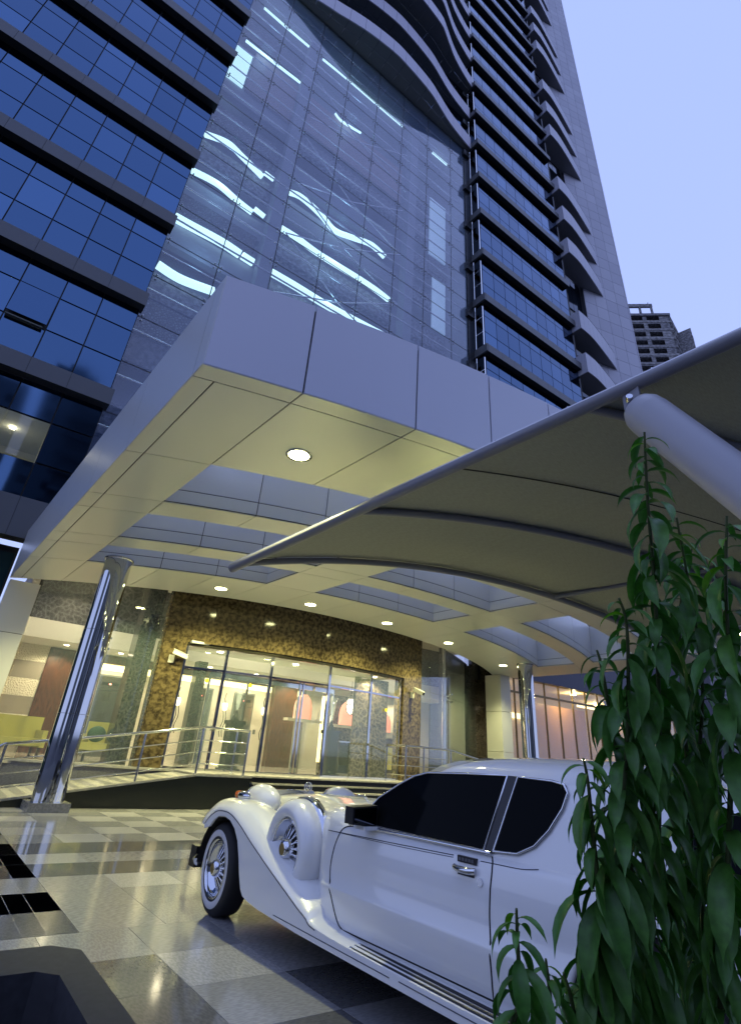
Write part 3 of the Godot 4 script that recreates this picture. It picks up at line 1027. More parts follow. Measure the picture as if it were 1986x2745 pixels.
func security_camera(label: String, at: Vector3, aim: Vector3) -> void:
	var t := thing("security_camera", label, "camera", at, "cameras on the marble front")
	var white := mat("camera_white", lin(0.72, 0.70, 0.58), 0.4)
	box_between(t, "wall_bracket", white, at + Vector3(-0.09, -0.16, 0.0), at + Vector3(0.05, 0.04, 0.06))
	var b := MB.new()
	b.tube([at + Vector3(0, -0.02, 0.05), at + Vector3(0.02, 0.08, 0.16)], 0.02, 8)
	part(t, "arm", b.done(), white)
	var c0 := at + Vector3(-0.05, 0.12, 0.18)
	bar(t, "housing", white, c0, c0 + aim.normalized() * 0.42, 0.11, 0.11)
	bar(t, "sunshield", white, c0 + Vector3(0, 0.063, 0), c0 + aim.normalized() * 0.46 + Vector3(0, 0.063, 0), 0.012, 0.14)
	bar(t, "lens_glass", mat("lens_black", lin(0.01, 0.01, 0.01), 0.08), c0 + aim.normalized() * 0.42, c0 + aim.normalized() * 0.428, 0.085, 0.085)

# ---------- lobby behind the glass ----------
func lounge_seat(label: String, at: Vector3, w: float, turn: float, cushion: bool) -> void:
	var t := thing("lounge_seat", label, "sofa", at, "yellow lounge seats in the lobby")
	t.rotation.y = turn
	var cloth := mat("mustard_cloth", lin(0.36, 0.33, 0.085), 0.85)
	cloth.rim_enabled = true
	cloth.rim = 0.3
	var legm := mat("dark_wood_leg", lin(0.035, 0.02, 0.012), 0.4)
	var o := at
	for q in [["seat", Vector3(-w / 2 + 0.1, 0.28, -0.35), Vector3(w / 2 - 0.1, 0.46, 0.35)], ["backrest", Vector3(-w / 2, 0.25, -0.45), Vector3(w / 2, 0.98, -0.30)], ["arm", Vector3(-w / 2, 0.25, -0.30), Vector3(-w / 2 + 0.12, 0.66, 0.35)], ["arm", Vector3(w / 2 - 0.12, 0.25, -0.30), Vector3(w / 2, 0.66, 0.35)]]:
		var b := MeshInstance3D.new()
		b.name = q[0]
		b.mesh = ubox
		b.material_override = cloth
		b.transform = Transform3D(Basis.from_scale(q[2] - q[1]), (q[1] + q[2]) * 0.5)
		t.add_child(b, true)
	for sx in [-1, 1]:
		for sz in [-1, 1]:
			var l := MeshInstance3D.new()
			l.name = "leg"
			l.mesh = ubox
			l.material_override = legm
			l.transform = Transform3D(Basis.from_scale(Vector3(0.06, 0.25, 0.06)), Vector3(sx * (w / 2 - 0.1), 0.125, sz * 0.3))
			t.add_child(l, true)
	if cushion:
		var c := thing("cushion", "dark patterned cushion on the yellow armchair left of the doors", "cushion", at + Vector3(-0.12, 0.5, 0.12))
		var cm := MB.new()
		cm.ellipsoid(c.position + Vector3(0, 0.17, 0), Vector3(0.24, 0.2, 0.09))
		part(c, "cover", cm.done(), mat("green_cushion", lin(0.02, 0.06, 0.04), 0.8))

func pedestal(label: String, vlabel: String, at: Vector3) -> void:
	var black := mat("black_gloss", lin(0.008, 0.008, 0.01), 0.08)
	var t := thing("pedestal", label, "pedestal", at, "black pedestals in the vestibule")
	box_between(t, "base", black, at + Vector3(-0.26, 0, -0.26), at + Vector3(0.26, 0.06, 0.26))
	box_between(t, "shaft", black, at + Vector3(-0.20, 0.06, -0.20), at + Vector3(0.20, 1.2, 0.20))
	box_between(t, "top_slab", black, at + Vector3(-0.24, 1.2, -0.24), at + Vector3(0.24, 1.3, 0.24))
	var v := thing("glass_vase", vlabel, "vase", at + Vector3(0, 1.3, 0), "tall glass vases on the pedestals")
	var f := MB.new()
	f.smooth(true)
	f.lathe([Vector2(0.13, 0.0), Vector2(0.12, 0.08), Vector2(0.05, 0.2), Vector2(0.045, 0.26), Vector2(0.03, 0.3)], v.position, Vector3.UP, 20)
	part(v, "foot", f.done(), black)
	var b := MB.new()
	b.smooth(true)
	b.lathe([Vector2(0.03, 0.30), Vector2(0.06, 0.5), Vector2(0.09, 0.8), Vector2(0.14, 1.0)], v.position, Vector3.UP, 20)
	part(v, "bowl", b.done(), pane_mat("vase_glass", Color(0.9, 0.95, 0.95), 0.12, 0.15, 0.03))

func sconce(label: String, at: Vector3) -> void:
	var iron := mat("dark_bronze", lin(0.05, 0.045, 0.03), 0.25, 0.6)
	var t := thing("wall_sconce", label, "lamp", at, "wrought sconces on the lobby wall")
	var b := MB.new()
	b.smooth(true)
	b.lathe([Vector2(0.03, -0.16), Vector2(0.09, -0.1), Vector2(0.11, 0.05), Vector2(0.085, 0.12)], at, Vector3.UP, 12)
	part(t, "lamp_glass", b.done(), glow("sconce_glow", Color(1.0, 0.93, 0.75), 3.5))
	var c := MB.new()
	c.tube(spline([at + Vector3(0, 0.5, -0.05), at + Vector3(-0.05, 0.3, 0.0), at + Vector3(0, 0.12, 0)], 4), 0.018, 6)
	c.tube(spline([at + Vector3(-0.04, -0.16, 0), at + Vector3(0.02, -0.5, 0), at + Vector3(-0.06, -0.85, -0.02), at + Vector3(0.0, -1.1, -0.03)], 4), 0.016, 6)
	c.tube(spline([at + Vector3(0.06, -0.16, 0), at + Vector3(0.12, -0.5, 0), at + Vector3(0.04, -0.85, -0.02), at + Vector3(0.1, -1.1, -0.03)], 4), 0.016, 6)
	part(t, "bracket", c.done(), iron)

func lantern(label: String, at: Vector3) -> void:
	var iron := mat("dark_bronze", lin(0.05, 0.045, 0.03), 0.25, 0.6)
	var t := thing("lantern", label, "lamp", at, "hanging lanterns in the lobby")
	var b := MB.new()
	b.smooth(true)
	b.lathe([Vector2(0.02, -0.34), Vector2(0.13, -0.26), Vector2(0.16, -0.15), Vector2(0.16, 0.15), Vector2(0.12, 0.2)], at, Vector3.UP, 12)
	part(t, "lamp_glass", b.done(), glow("lantern_glow", Color(1.0, 0.96, 0.85), 4.0))
	var c := MB.new()
	for k in 8:
		var a := TAU * k / 8
		var d := Vector3(cos(a), 0, sin(a))
		c.tube([at + d * 0.02 + Vector3(0, -0.36, 0), at + d * 0.14 + Vector3(0, -0.27, 0), at + d * 0.172 + Vector3(0, -0.15, 0), at + d * 0.172 + Vector3(0, 0.16, 0), at + d * 0.1 + Vector3(0, 0.27, 0), at + Vector3(0, 0.36, 0)], 0.012, 5)
	for y in [-0.16, 0.0, 0.16]:
		c.lathe([Vector2(0.178, y - 0.012), Vector2(0.178, y + 0.012)], at, Vector3.UP, 16)
	c.tube([at + Vector3(0, 0.36, 0), at + Vector3(0, 0.85, 0)], 0.01, 5)
	part(t, "cage", c.done(), iron)

func elevator(label: String, x0: float, x1: float, z: float) -> void:
	var t := thing("elevator", label, "elevator", Vector3((x0 + x1) * 0.5, FLOOR, z), "elevators in the lobby wall")
	var steel := mat("brushed_steel", lin(0.30, 0.29, 0.24), 0.22, 1.0)
	var dark := mat("dark_frame", lin(0.1, 0.1, 0.1), 0.6)
	var xm := (x0 + x1) * 0.5
	box_between(t, "frame", dark, Vector3(x0 - 0.06, FLOOR, z), Vector3(x1 + 0.06, 3.36, z + 0.05))
	box_between(t, "door_leaf", steel, Vector3(x0, FLOOR, z + 0.05), Vector3(xm - 0.004, 2.82, z + 0.07))
	box_between(t, "door_leaf", steel, Vector3(xm + 0.004, FLOOR, z + 0.05), Vector3(x1, 2.82, z + 0.07))
	box_between(t, "header_panel", steel, Vector3(x0, 2.84, z + 0.05), Vector3(x1, 3.3, z + 0.075))
	box_between(t, "display", mat("lens_black", lin(0.01, 0.01, 0.01), 0.08), Vector3(xm - 0.28, 3.0, z + 0.075), Vector3(xm + 0.28, 3.1, z + 0.085))
	box_between(t, "display_light", glow("red_display", Color(1.0, 0.15, 0.05), 4.0), Vector3(xm - 0.05, 3.03, z + 0.085), Vector3(xm + 0.03, 3.07, z + 0.09))
	box_between(t, "call_button", dark, Vector3(x1 + 0.22, 1.85, z), Vector3(x1 + 0.32, 2.02, z + 0.03))

func lobby() -> void:
	var r := setting("lobby_room")
	var floor_m := mat("lobby_floor", lin(0.46, 0.43, 0.37), 0.12)
	textured(floor_m, noise_tex("granite4", 0.018, 0, 0.6, 1.0, 6, 4), Vector3(0.5, 0.5, 0.5))
	var white := mat("ceiling_white", lin(0.62, 0.62, 0.60), 0.7)
	var cream := mat("textured_cream", lin(0.60, 0.55, 0.45), 0.8)
	cream.heightmap_enabled = true
	cream.heightmap_texture = noise_tex("plaster_bump", 0.06, 0, 0.0, 1.0, 4, 41, 256)
	cream.heightmap_scale = 3.0
	cream.uv1_triplanar = true
	cream.uv1_world_triplanar = true
	cream.uv1_scale = Vector3(1, 1, 1)
	var wood := mat("red_wood", lin(0.13, 0.042, 0.018), 0.28)
	textured(wood, noise_tex("wood_grain", 0.02, 0, 0.45, 1.0, 4, 42), Vector3(2.5, 0.25, 2.5))
	var greyband := mat("grey_stripe", lin(0.22, 0.19, 0.15), 0.4)
	var stone := mat("grey_bulkhead", lin(0.20, 0.20, 0.21), 0.35)
	textured(stone, noise_tex("stone_fine3", 0.015, 2, 0.2, 1.0, 5, 31), Vector3(0.45, 0.45, 0.45))
	var zb := -22.6
	var poly := PackedVector2Array([Vector2(1.5, -17.4)])
	for k in range(1, 20):
		var x := 1.5 + k * 1.0
		poly.append(Vector2(x, wall_z(x) - 0.02))
	poly.append(Vector2(21.0, zb))
	poly.append(Vector2(1.5, zb))
	var b := MB.new()
	b.prism(poly, func(v: Vector2): return Vector3(v.x, FLOOR, v.y), Vector3(0, -0.1, 0))
	part(r, "floor", b.done(), floor_m)
	box_between(r, "back_wall", cream, Vector3(1.4, FLOOR, zb - 0.1), Vector3(21, 4.1, zb))
	box_between(r, "left_wall", cream, Vector3(1.3, FLOOR, zb), Vector3(1.5, 5.7, -18.3))
	box_between(r, "right_wall", greystone_dark(), Vector3(20.98, FLOOR, zb), Vector3(21.1, 5.7, -18.1))
	box_between(r, "low_ceiling", white, Vector3(1.4, 4.02, zb), Vector3(21, 4.1, -20.85))
	box_between(r, "ceiling_edge", white, Vector3(1.4, 4.02, -20.85), Vector3(21, 4.6, -20.75))
	box_between(r, "stone_bulkhead", stone, Vector3(1.4, 4.6, -20.9), Vector3(21, 6.3, -20.8))
	box_between(r, "high_ceiling", white, Vector3(1.4, 6.3, -20.9), Vector3(21, 6.4, -14.8))
	# striped wall, timber panel and beam of the back wall
	for k in 6:
		box_between(r, "stripe", greyband if k % 2 == 0 else cream, Vector3(1.5, FLOOR + 0.55 * k, zb), Vector3(2.86, FLOOR + 0.55 * (k + 1) - 0.005, zb + 0.05))
	box_between(r, "timber_panel", wood, Vector3(2.88, FLOOR, zb), Vector3(4.45, 4.0, zb + 0.09))
	box_between(r, "timber_panel", wood, Vector3(11.75, FLOOR, zb), Vector3(13.3, 4.0, zb + 0.3))
	box_between(r, "timber_beam", wood, Vector3(4.46, 3.72, zb), Vector3(11.7, 4.0, zb + 0.14))
	box_between(r, "cove_lamp", glow("cove_warm", Color(1.0, 0.93, 0.62), 4.0), Vector3(4.5, 3.50, zb), Vector3(11.7, 3.71, zb + 0.05))
	box_between(r, "cove_lamp", glow("cove_warm", Color(1.0, 0.93, 0.62), 2.6), Vector3(13.36, FLOOR + 0.3, -21.05), Vector3(13.5, 3.5, -21.0))
	box_between(r, "dark_pillar", greystone_dark(), Vector3(4.28, FLOOR, -17.6), Vector3(4.80, 6.3, -17.0))
	box_between(r, "dark_pillar", greystone_dark(), Vector3(7.4, FLOOR, -20.6), Vector3(7.75, 4.0, -20.2))
	box_between(r, "stone_wall", mat("grey_marble", lin(0.24, 0.20, 0.15), 0.2), Vector3(13.5, FLOOR, -21.2), Vector3(15.2, 3.6, -21.0))
	elevator("steel elevator behind the yellow armchair, with red floor display", 4.75, 5.55, zb)
	elevator("steel elevator seen through the leftmost door glass", 8.2, 9.05, zb)
	elevator("steel elevator behind the glass vase, near the timber panel", 10.1, 10.9, zb)
	sconce("wrought sconce left of the doors, beside an elevator", Vector3(7.72, 2.75, zb + 0.15))
	sconce("wrought sconce between two elevators, behind the pedestal", Vector3(9.66, 2.75, zb + 0.15))
	sconce("glowing wrought sconce beside the red timber panel", Vector3(11.42, 2.75, zb + 0.15))
	lounge_seat("long yellow sofa behind the glass at the left pier", Vector3(2.0, FLOOR, -18.2), 1.7, 0.15, false)
	lounge_seat("yellow armchair with a dark cushion, right of the left chrome column", Vector3(4.15, FLOOR, -17.75), 0.95, -0.5, true)
	lounge_seat("yellow seat behind the right-hand railing", Vector3(14.6, FLOOR, -17.4), 1.6, 0.3, false)
	pedestal("black pedestal under a tall glass vase, left of the sliding doors", "tall flared glass vase on the pedestal left of the sliding doors", Vector3(7.55, FLOOR, -16.6))
	pedestal("black pedestal under a tall glass vase, right of the sliding doors", "tall flared glass vase on the pedestal right of the sliding doors", Vector3(11.0, FLOOR, -16.6))
	lantern("glowing round lantern hanging behind the right door glass", Vector3(13.0, 3.05, -18.4))
	lantern("glowing lantern hanging behind the right glass screen", Vector3(16.55, 2.75, -18.6))
	# orange arched lamp niches of the bar on the right
	var orange := glow("orange_shade", Color(1.0, 0.30, 0.06), 0.9)
	for q in [["glowing orange arched lampshade behind the right glass screen", Vector3(16.2, 2.65, -20.4)], ["glowing orange arched lampshade above the reception desk", Vector3(14.4, 2.9, -20.6)], ["red arched lampshade seen between the sliding leaves", Vector3(12.2, 2.95, -20.6)]]:
		var t := thing("lampshade", q[0], "lamp", q[1], "arched orange lampshades")
		var m := MB.new()
		var rows := []
		for i in 9:
			var a := PI * i / 8.0
			var row := []
			for k in 7:
				var y := -0.45 + k * 0.15
				var s := 0.42 * sqrt(maxf(0.02, 1.0 - pow(maxf(0.0, (y + 0.1) / 0.58), 2.0)))
				row.append(q[1] + Vector3(-cos(a) * s, y, sin(a) * 0.2))
			rows.append(row)
		m.smooth(true)
		m.grid(rows)
		part(t, "shade", m.done(), orange)
		box_between(t, "shelf", cream, q[1] + Vector3(-0.8, -0.56, -0.05), q[1] + Vector3(0.8, -0.46, 0.3))
	# columned portal of the bar
	var pt := thing("portal", "cream columned portal with dark timber behind the right glass screen", "portal", Vector3(16.6, FLOOR, -20.5))
	for x in [15.3, 17.7]:
		var m2 := MB.new()
		m2.smooth(true)
		m2.lathe([Vector2(0.2, 0.0), Vector2(0.2, 0.12), Vector2(0.13, 0.16), Vector2(0.12, 1.2), Vector2(0.18, 1.28), Vector2(0.2, 1.4)], Vector3(x, FLOOR, -20.2), Vector3.UP, 16)
		part(pt, "shaft", m2.done(), cream)
	box_between(pt, "beam", cream, Vector3(15.0, FLOOR + 1.4, -20.45), Vector3(18.0, FLOOR + 1.6, -19.95))
	box_between(pt, "timber_back", wood, Vector3(15.0, FLOOR, -20.7), Vector3(18.0, FLOOR + 1.4, -20.6))
	# reception desk
	var desk := thing("reception_desk", "dark reception desk deep in the lobby, right of the timber panel", "desk", Vector3(14.2, FLOOR, -19.6))
	box_between(desk, "front", mat("black_gloss", lin(0.008, 0.008, 0.01), 0.08), Vector3(13.4, FLOOR, -19.7), Vector3(15.0, FLOOR + 1.05, -19.5))
	box_between(desk, "counter", mat("stainless", lin(0.62, 0.63, 0.66), 0.18, 1.0), Vector3(13.35, FLOOR + 1.05, -20.0), Vector3(15.05, FLOOR + 1.1, -19.45))
	# ceiling lamps and the light they give
	var k2 := 0
	for q in [Vector2(3.2, -21.6), Vector2(5.0, -21.6), Vector2(8.4, -21.6), Vector2(10.4, -21.6), Vector2(12.5, -21.6), Vector2(15.5, -21.6), Vector2(18.5, -21.6)]:
		var at := Vector3(q.x, 4.02, q.y)
		var where: String = ["before the timber panel", "before the left elevator", "before the middle elevator", "before the right elevator", "before the second timber panel", "above the bar portal", "at the right end of the lobby"][k2]
		var t := thing("ceiling_lamp", "small round ceiling lamp in the lobby " + where, "lamp", at, "ceiling lamps of the lobby")
		var m := MB.new()
		m.lathe([Vector2(0.0, -0.006), Vector2(0.07, -0.006), Vector2(0.09, 0.0)], at, Vector3.UP, 16)
		part(t, "lamp_disc", m.done(), glow("lobby_lamp", Color(1.0, 0.94, 0.78), 25.0))
		lamp_spot(at + Vector3(0, -0.02, 0), 9.0, Color(1.0, 0.95, 0.76), 78.0, 0.08)
		k2 += 1
	for q in [Vector3(3.2, 6.2, -18.6), Vector3(9.5, 6.2, -18.6), Vector3(15.5, 6.2, -18.6), Vector3(9.2, 3.83, -16.3), Vector3(6.6, 3.83, -16.4), Vector3(12.3, 3.83, -16.1)]:
		var t := thing("ceiling_lamp", "small round lamp in the " + ("vestibule ceiling " if q.y < 4 else "high lobby ceiling ") + ("on the left" if q.x < 7 else ("in the middle" if q.x < 11 else "on the right")), "lamp", q, "ceiling lamps of the lobby")
		var m := MB.new()
		m.lathe([Vector2(0.0, -0.006), Vector2(0.08, -0.006), Vector2(0.1, 0.0)], q, Vector3.UP, 16)
		part(t, "lamp_disc", m.done(), glow("lobby_lamp", Color(1.0, 0.94, 0.78), 25.0))
		lamp_spot(q + Vector3(0, -0.02, 0), 15.0 if q.y > 4 else 9.0, Color(1.0, 0.94, 0.76), 75.0, 0.08)

# ---------- restaurant beyond the right column ----------
func restaurant() -> void:
	var p := thing("restaurant_front", "lit restaurant windows with slim mullions, right of the second chrome column", "shop front", Vector3(31.0, 0, -18.0))
	var clear := pane_mat("clear_glass", Color(0.8, 0.9, 0.9), 0.04)
	var slim := mat("slim_bronze", lin(0.16, 0.12, 0.06), 0.3, 0.8)
	var dark := mat("navy_fascia", lin(0.012, 0.016, 0.05), 0.4)
	var wood := mat("blond_panel", lin(0.50, 0.29, 0.12), 0.4)
	var cream := mat("restaurant_cream", lin(0.62, 0.52, 0.34), 0.7)
	for k in 15:
		var x := 21.1 + k * 1.17
		box_between(p, "mullion", slim, Vector3(x - 0.025, 0.3, -18.06), Vector3(x + 0.025, 5.2, -17.98))
		if k < 14:
			box_between(p, "window_pane", clear, Vector3(x + 0.03, 0.35, -18.03), Vector3(x + 1.14, 4.50, -18.015))
			box_between(p, "fanlight_pane", clear, Vector3(x + 0.03, 4.62, -18.03), Vector3(x + 1.14, 5.17, -18.015))
			box_between(p, "transom", slim, Vector3(x + 0.025, 4.51, -18.06), Vector3(x + 1.145, 4.61, -17.99))
	box_between(p, "fascia", dark, Vector3(21.0, 5.2, -18.2), Vector3(37.6, 6.75, -17.8))
	box_between(p, "sill", mat("white_cladding", lin(0.62, 0.61, 0.58), 0.4), Vector3(21.0, 0, -18.1), Vector3(37.6, 0.3, -17.9))
	var b := MB.new()
	var lo := Vector3(21.12, 0.3, -25.0)
	var hi := Vector3(37.5, 5.3, -18.1)
	b.quad(Vector3(lo.x, lo.y, lo.z), Vector3(hi.x, lo.y, lo.z), Vector3(hi.x, hi.y, lo.z), Vector3(lo.x, hi.y, lo.z))
	b.quad(Vector3(hi.x, lo.y, lo.z), Vector3(hi.x, lo.y, hi.z), Vector3(hi.x, hi.y, hi.z), Vector3(hi.x, hi.y, lo.z))
	b.quad(Vector3(lo.x, hi.y, lo.z), Vector3(hi.x, hi.y, lo.z), Vector3(hi.x, hi.y, hi.z), Vector3(lo.x, hi.y, hi.z))
	b.quad(Vector3(lo.x, lo.y, lo.z), Vector3(hi.x, lo.y, lo.z), Vector3(hi.x, lo.y, hi.z), Vector3(lo.x, lo.y, hi.z))
	b.quad(Vector3(lo.x, lo.y, lo.z), Vector3(lo.x, lo.y, hi.z), Vector3(lo.x, hi.y, hi.z), Vector3(lo.x, hi.y, lo.z))
	part(p, "room_shell", b.done(), cream)
	for k in 4:
		box_between(p, "timber_panel", wood, Vector3(26.3 + k * 1.3, 0.35, -20.4), Vector3(26.3 + k * 1.3 + 1.28, 4.6, -20.3))
	box_between(p, "blue_wall", mat("blue_wall", lin(0.06, 0.14, 0.28), 0.5), Vector3(23.0, 0.6, -24.9), Vector3(27.0, 2.6, -24.8))
	box_between(p, "cove_lamp", glow("cove_warm2", Color(1.0, 0.93, 0.66), 2.4), Vector3(22.0, 4.2, -24.9), Vector3(37.0, 4.5, -24.8))
	box_between(p, "cove_lamp", glow("cove_warm2", Color(1.0, 0.93, 0.66), 2.4), Vector3(22.5, 4.9, -22.2), Vector3(26.5, 5.05, -22.0))
	box_between(p, "cove_lamp", glow("cove_warm2", Color(1.0, 0.93, 0.66), 2.4), Vector3(31.8, 4.9, -21.0), Vector3(37.0, 5.05, -20.8))
	for q in [Vector3(23.5, 5.1, -20.5), Vector3(29.0, 5.1, -19.3), Vector3(34.0, 5.1, -21.0)]:
		lamp_omni(q, 4.0, Color(1.0, 0.88, 0.60), 0.15)
		var d := MB.new()
		d.lathe([Vector2(0.0, 0.1), Vector2(0.16, 0.1), Vector2(0.16, 0.19), Vector2(0.0, 0.19)], q, Vector3.UP, 16)
		part(p, "ceiling_lamp", d.done(), glow("lobby_lamp2", Color(1.0, 0.9, 0.65), 6.0))
	# dining sets near the glass, a few pixels each
	for k in 3:
		var at := Vector3(23.6 + k * 1.5, 0.3, -19.2)
		var t := thing("dining_table", "small dining table behind the restaurant glass, " + ["nearest the column", "in the middle", "nearest the timber panels"][k], "table", at, "tables in the restaurant")
		var m := MB.new()
		m.lathe([Vector2(0.0, 0.72), Vector2(0.4, 0.72), Vector2(0.4, 0.76), Vector2(0.0, 0.76)], at, Vector3.UP, 16)
		part(t, "table_top", m.done(), wood)
		var l := MB.new()
		l.tube([at, at + Vector3(0, 0.72, 0)], 0.05, 8)
		part(t, "leg", l.done(), slim)

# ---------- steps, ramps and railings ----------
func steps_and_ramps() -> void:
	var dark := mat("green_granite", lin(0.030, 0.036, 0.028), 0.16)
	textured(dark, noise_tex("stone_speck2", 0.12, 0, 0.35, 1.0, 3, 51), Vector3(1.2, 1.2, 1.2))
	var pale := mat("step_stone", lin(0.42, 0.40, 0.35), 0.25)
	textured(pale, noise_tex("granite4", 0.018, 0, 0.6, 1.0, 6, 4), Vector3(0.8, 0.8, 0.8))
	var grey := granite("curb_granite", 0.24, 0.02, 0.35, 9, 0.3)
	var s := thing("entrance_steps", "dark granite entrance steps with pale treads, in front of the glass doors", "steps", Vector3(9.5, 0, -13.6))
	for k in 5:
		var y0 := k * 0.144
		var zf := -13.0 - 0.3 * k
		box_between(s, "riser", dark, Vector3(7.05, y0, -15.6), Vector3(11.95, y0 + 0.109, zf - 0.02))
		box_between(s, "tread", pale, Vector3(7.05, y0 + 0.11, -15.6), Vector3(11.95, y0 + 0.143, zf))
	var land := thing("landing", "pale stone landing before the glass doors", "landing", Vector3(9.5, 0, -15.0))
	var poly := PackedVector2Array([Vector2(5.6, -14.05), Vector2(13.95, -14.05)])
	for k in range(0, 12):
		var x := 13.95 - k * (13.95 - 5.6) / 11.0
		poly.append(Vector2(x, wall_z(x) + 0.02 - 0.3))
	var b := MB.new()
	b.prism(PackedVector2Array(poly), func(v: Vector2): return Vector3(v.x, FLOOR + 0.001, v.y), Vector3(0, -0.035, 0))
	part(land, "slab", b.done(), pale)
	# left ramp: dark front wall, coping, striped surface
	var rp := thing("ramp", "wheelchair ramp with striped paving and dark granite side, left of the steps", "ramp", Vector3(4.3, 0, -14.0))
	var side := PackedVector2Array([Vector2(1.2, 0.0), Vector2(6.98, 0.0), Vector2(6.98, 0.66), Vector2(5.57, 0.66), Vector2(1.2, 0.02)])
	var w := MB.new()
	w.prism(side, func(v: Vector2): return Vector3(v.x, v.y, -13.9), Vector3(0, 0, -0.15))
	part(rp, "side_wall", w.done(), dark)
	bar(rp, "coping", pale, Vector3(1.2, 0.045, -13.97), Vector3(5.57, 0.685, -13.97), 0.04, 0.18)
	bar(rp, "coping", pale, Vector3(5.57, 0.69, -13.97), Vector3(7.0, 0.69, -13.97), 0.04, 0.18)
	var n := 26
	for k in n:
		var x0 := lerpf(1.3, 5.57, float(k) / n)
		var x1 := lerpf(1.3, 5.57, float(k + 1) / n)
		var ya := lerpf(0.03, 0.68, (x0 - 1.2) / 4.37)
		var yb := lerpf(0.03, 0.68, (x1 - 1.2) / 4.37)
		var st := MB.new()
		st.slab([Vector3(x0, ya, -14.06), Vector3(x1 - 0.003, yb, -14.06), Vector3(x1 - 0.003, yb, maxf(-16.9, wall_z(x1) + 0.25)), Vector3(x0, ya, maxf(-16.9, wall_z(x0) + 0.25))], Vector3(0, -0.05, 0))
		part(rp, "paving_stripe", st.done(), pale if k % 2 == 0 else grey)
	wall_run(rp, "curb", grey, 1.5, 5.6, 0.0, FLOOR - 0.05, 0.14, 0.4, 1.02)
	wall_run(rp, "curb_cap", pale, 1.5, 5.6, FLOOR - 0.05, FLOOR + 0.002, 0.18, 0.5, 1.02)
	var rr := thing("ramp", "dark granite ramp wall right of the steps, mostly hidden by the car", "ramp", Vector3(15.0, 0, -14.0))
	var side2 := PackedVector2Array([Vector2(12.0, 0.0), Vector2(18.0, 0.0), Vector2(18.0, 0.05), Vector2(13.95, 0.66), Vector2(12.0, 0.66)])
	var w2 := MB.new()
	w2.prism(side2, func(v: Vector2): return Vector3(v.x, v.y, -13.9), Vector3(0, 0, -0.15))
	part(rr, "side_wall", w2.done(), dark)
	var w3 := MB.new()
	w3.slab([Vector3(12.0, 0.68, -14.06), Vector3(13.95, 0.68, -14.06), Vector3(13.95, 0.68, -15.9), Vector3(12.0, 0.68, -15.3)], Vector3(0, -0.05, 0))
	w3.slab([Vector3(13.95, 0.68, -14.06), Vector3(18.0, 0.05, -14.06), Vector3(18.0, 0.05, -17.2), Vector3(13.95, 0.68, -15.9)], Vector3(0, -0.05, 0))
	part(rr, "paving", w3.done(), pale)
	wall_run(rr, "curb", grey, 13.95, 20.3, 0.0, FLOOR - 0.002, 0.14, 0.4, 1.27)
	# railings
	railing("stainless railing along the left ramp, beside the chrome column", [[Vector3(1.58, 0.08, -13.98), 1.0], [Vector3(2.9, 0.27, -13.98), 1.0], [Vector3(4.24, 0.48, -13.98), 1.0], [Vector3(5.58, 0.70, -13.98), 1.0], [Vector3(6.8, 0.70, -13.98), 1.0], [Vector3(6.92, 0.72, -14.95), 1.0]], true)
	railing("stainless railing right of the steps, above the car's roof", [[Vector3(12.05, 0.70, -14.9), 1.0], [Vector3(12.05, 0.70, -13.98), 1.0], [Vector3(12.78, 0.70, -13.98), 1.0], [Vector3(13.95, 0.69, -13.98), 1.0], [Vector3(15.6, 0.44, -13.98), 1.0], [Vector3(17.3, 0.18, -13.98), 1.0]], false)

func railing(label: String, posts: Array, hook: bool) -> void:
	var steel := mat("railing_steel", lin(0.60, 0.60, 0.58), 0.12, 1.0)
	var first: Vector3 = posts[0][0]
	var t := thing("railing", label, "railing", first, "stainless railings")
	for e in posts:
		var q: Vector3 = e[0]
		var b := MB.new()
		b.tube([q, q + Vector3(0, e[1], 0)], 0.026, 12)
		part(t, "post", b.done(), steel)
		var f := MB.new()
		f.smooth(true)
		f.lathe([Vector2(0.05, 0.0), Vector2(0.05, 0.012), Vector2(0.028, 0.02)], q, Vector3.UP, 12)
		part(t, "foot_ring", f.done(), steel)
	var path := []
	if hook:
		path.append(first + Vector3(-0.16, 0.72, 0))
		path.append(first + Vector3(-0.13, 0.92, 0))
		path.append(first + Vector3(-0.05, 0.985, 0))
	for e in posts:
		path.append(e[0] + Vector3(0, e[1], 0))
	for i in path.size() - 1:
		var b := MB.new()
		b.tube([path[i], path[i + 1]], 0.03, 12)
		part(t, "top_rail", b.done(), steel)
	for h in [0.22, 0.47, 0.72]:
		for i in posts.size() - 1:
			var b := MB.new()
			b.tube([posts[i][0] + Vector3(0, h, 0), posts[i + 1][0] + Vector3(0, h, 0)], 0.013, 8)
			part(t, "cross_bar", b.done(), steel)

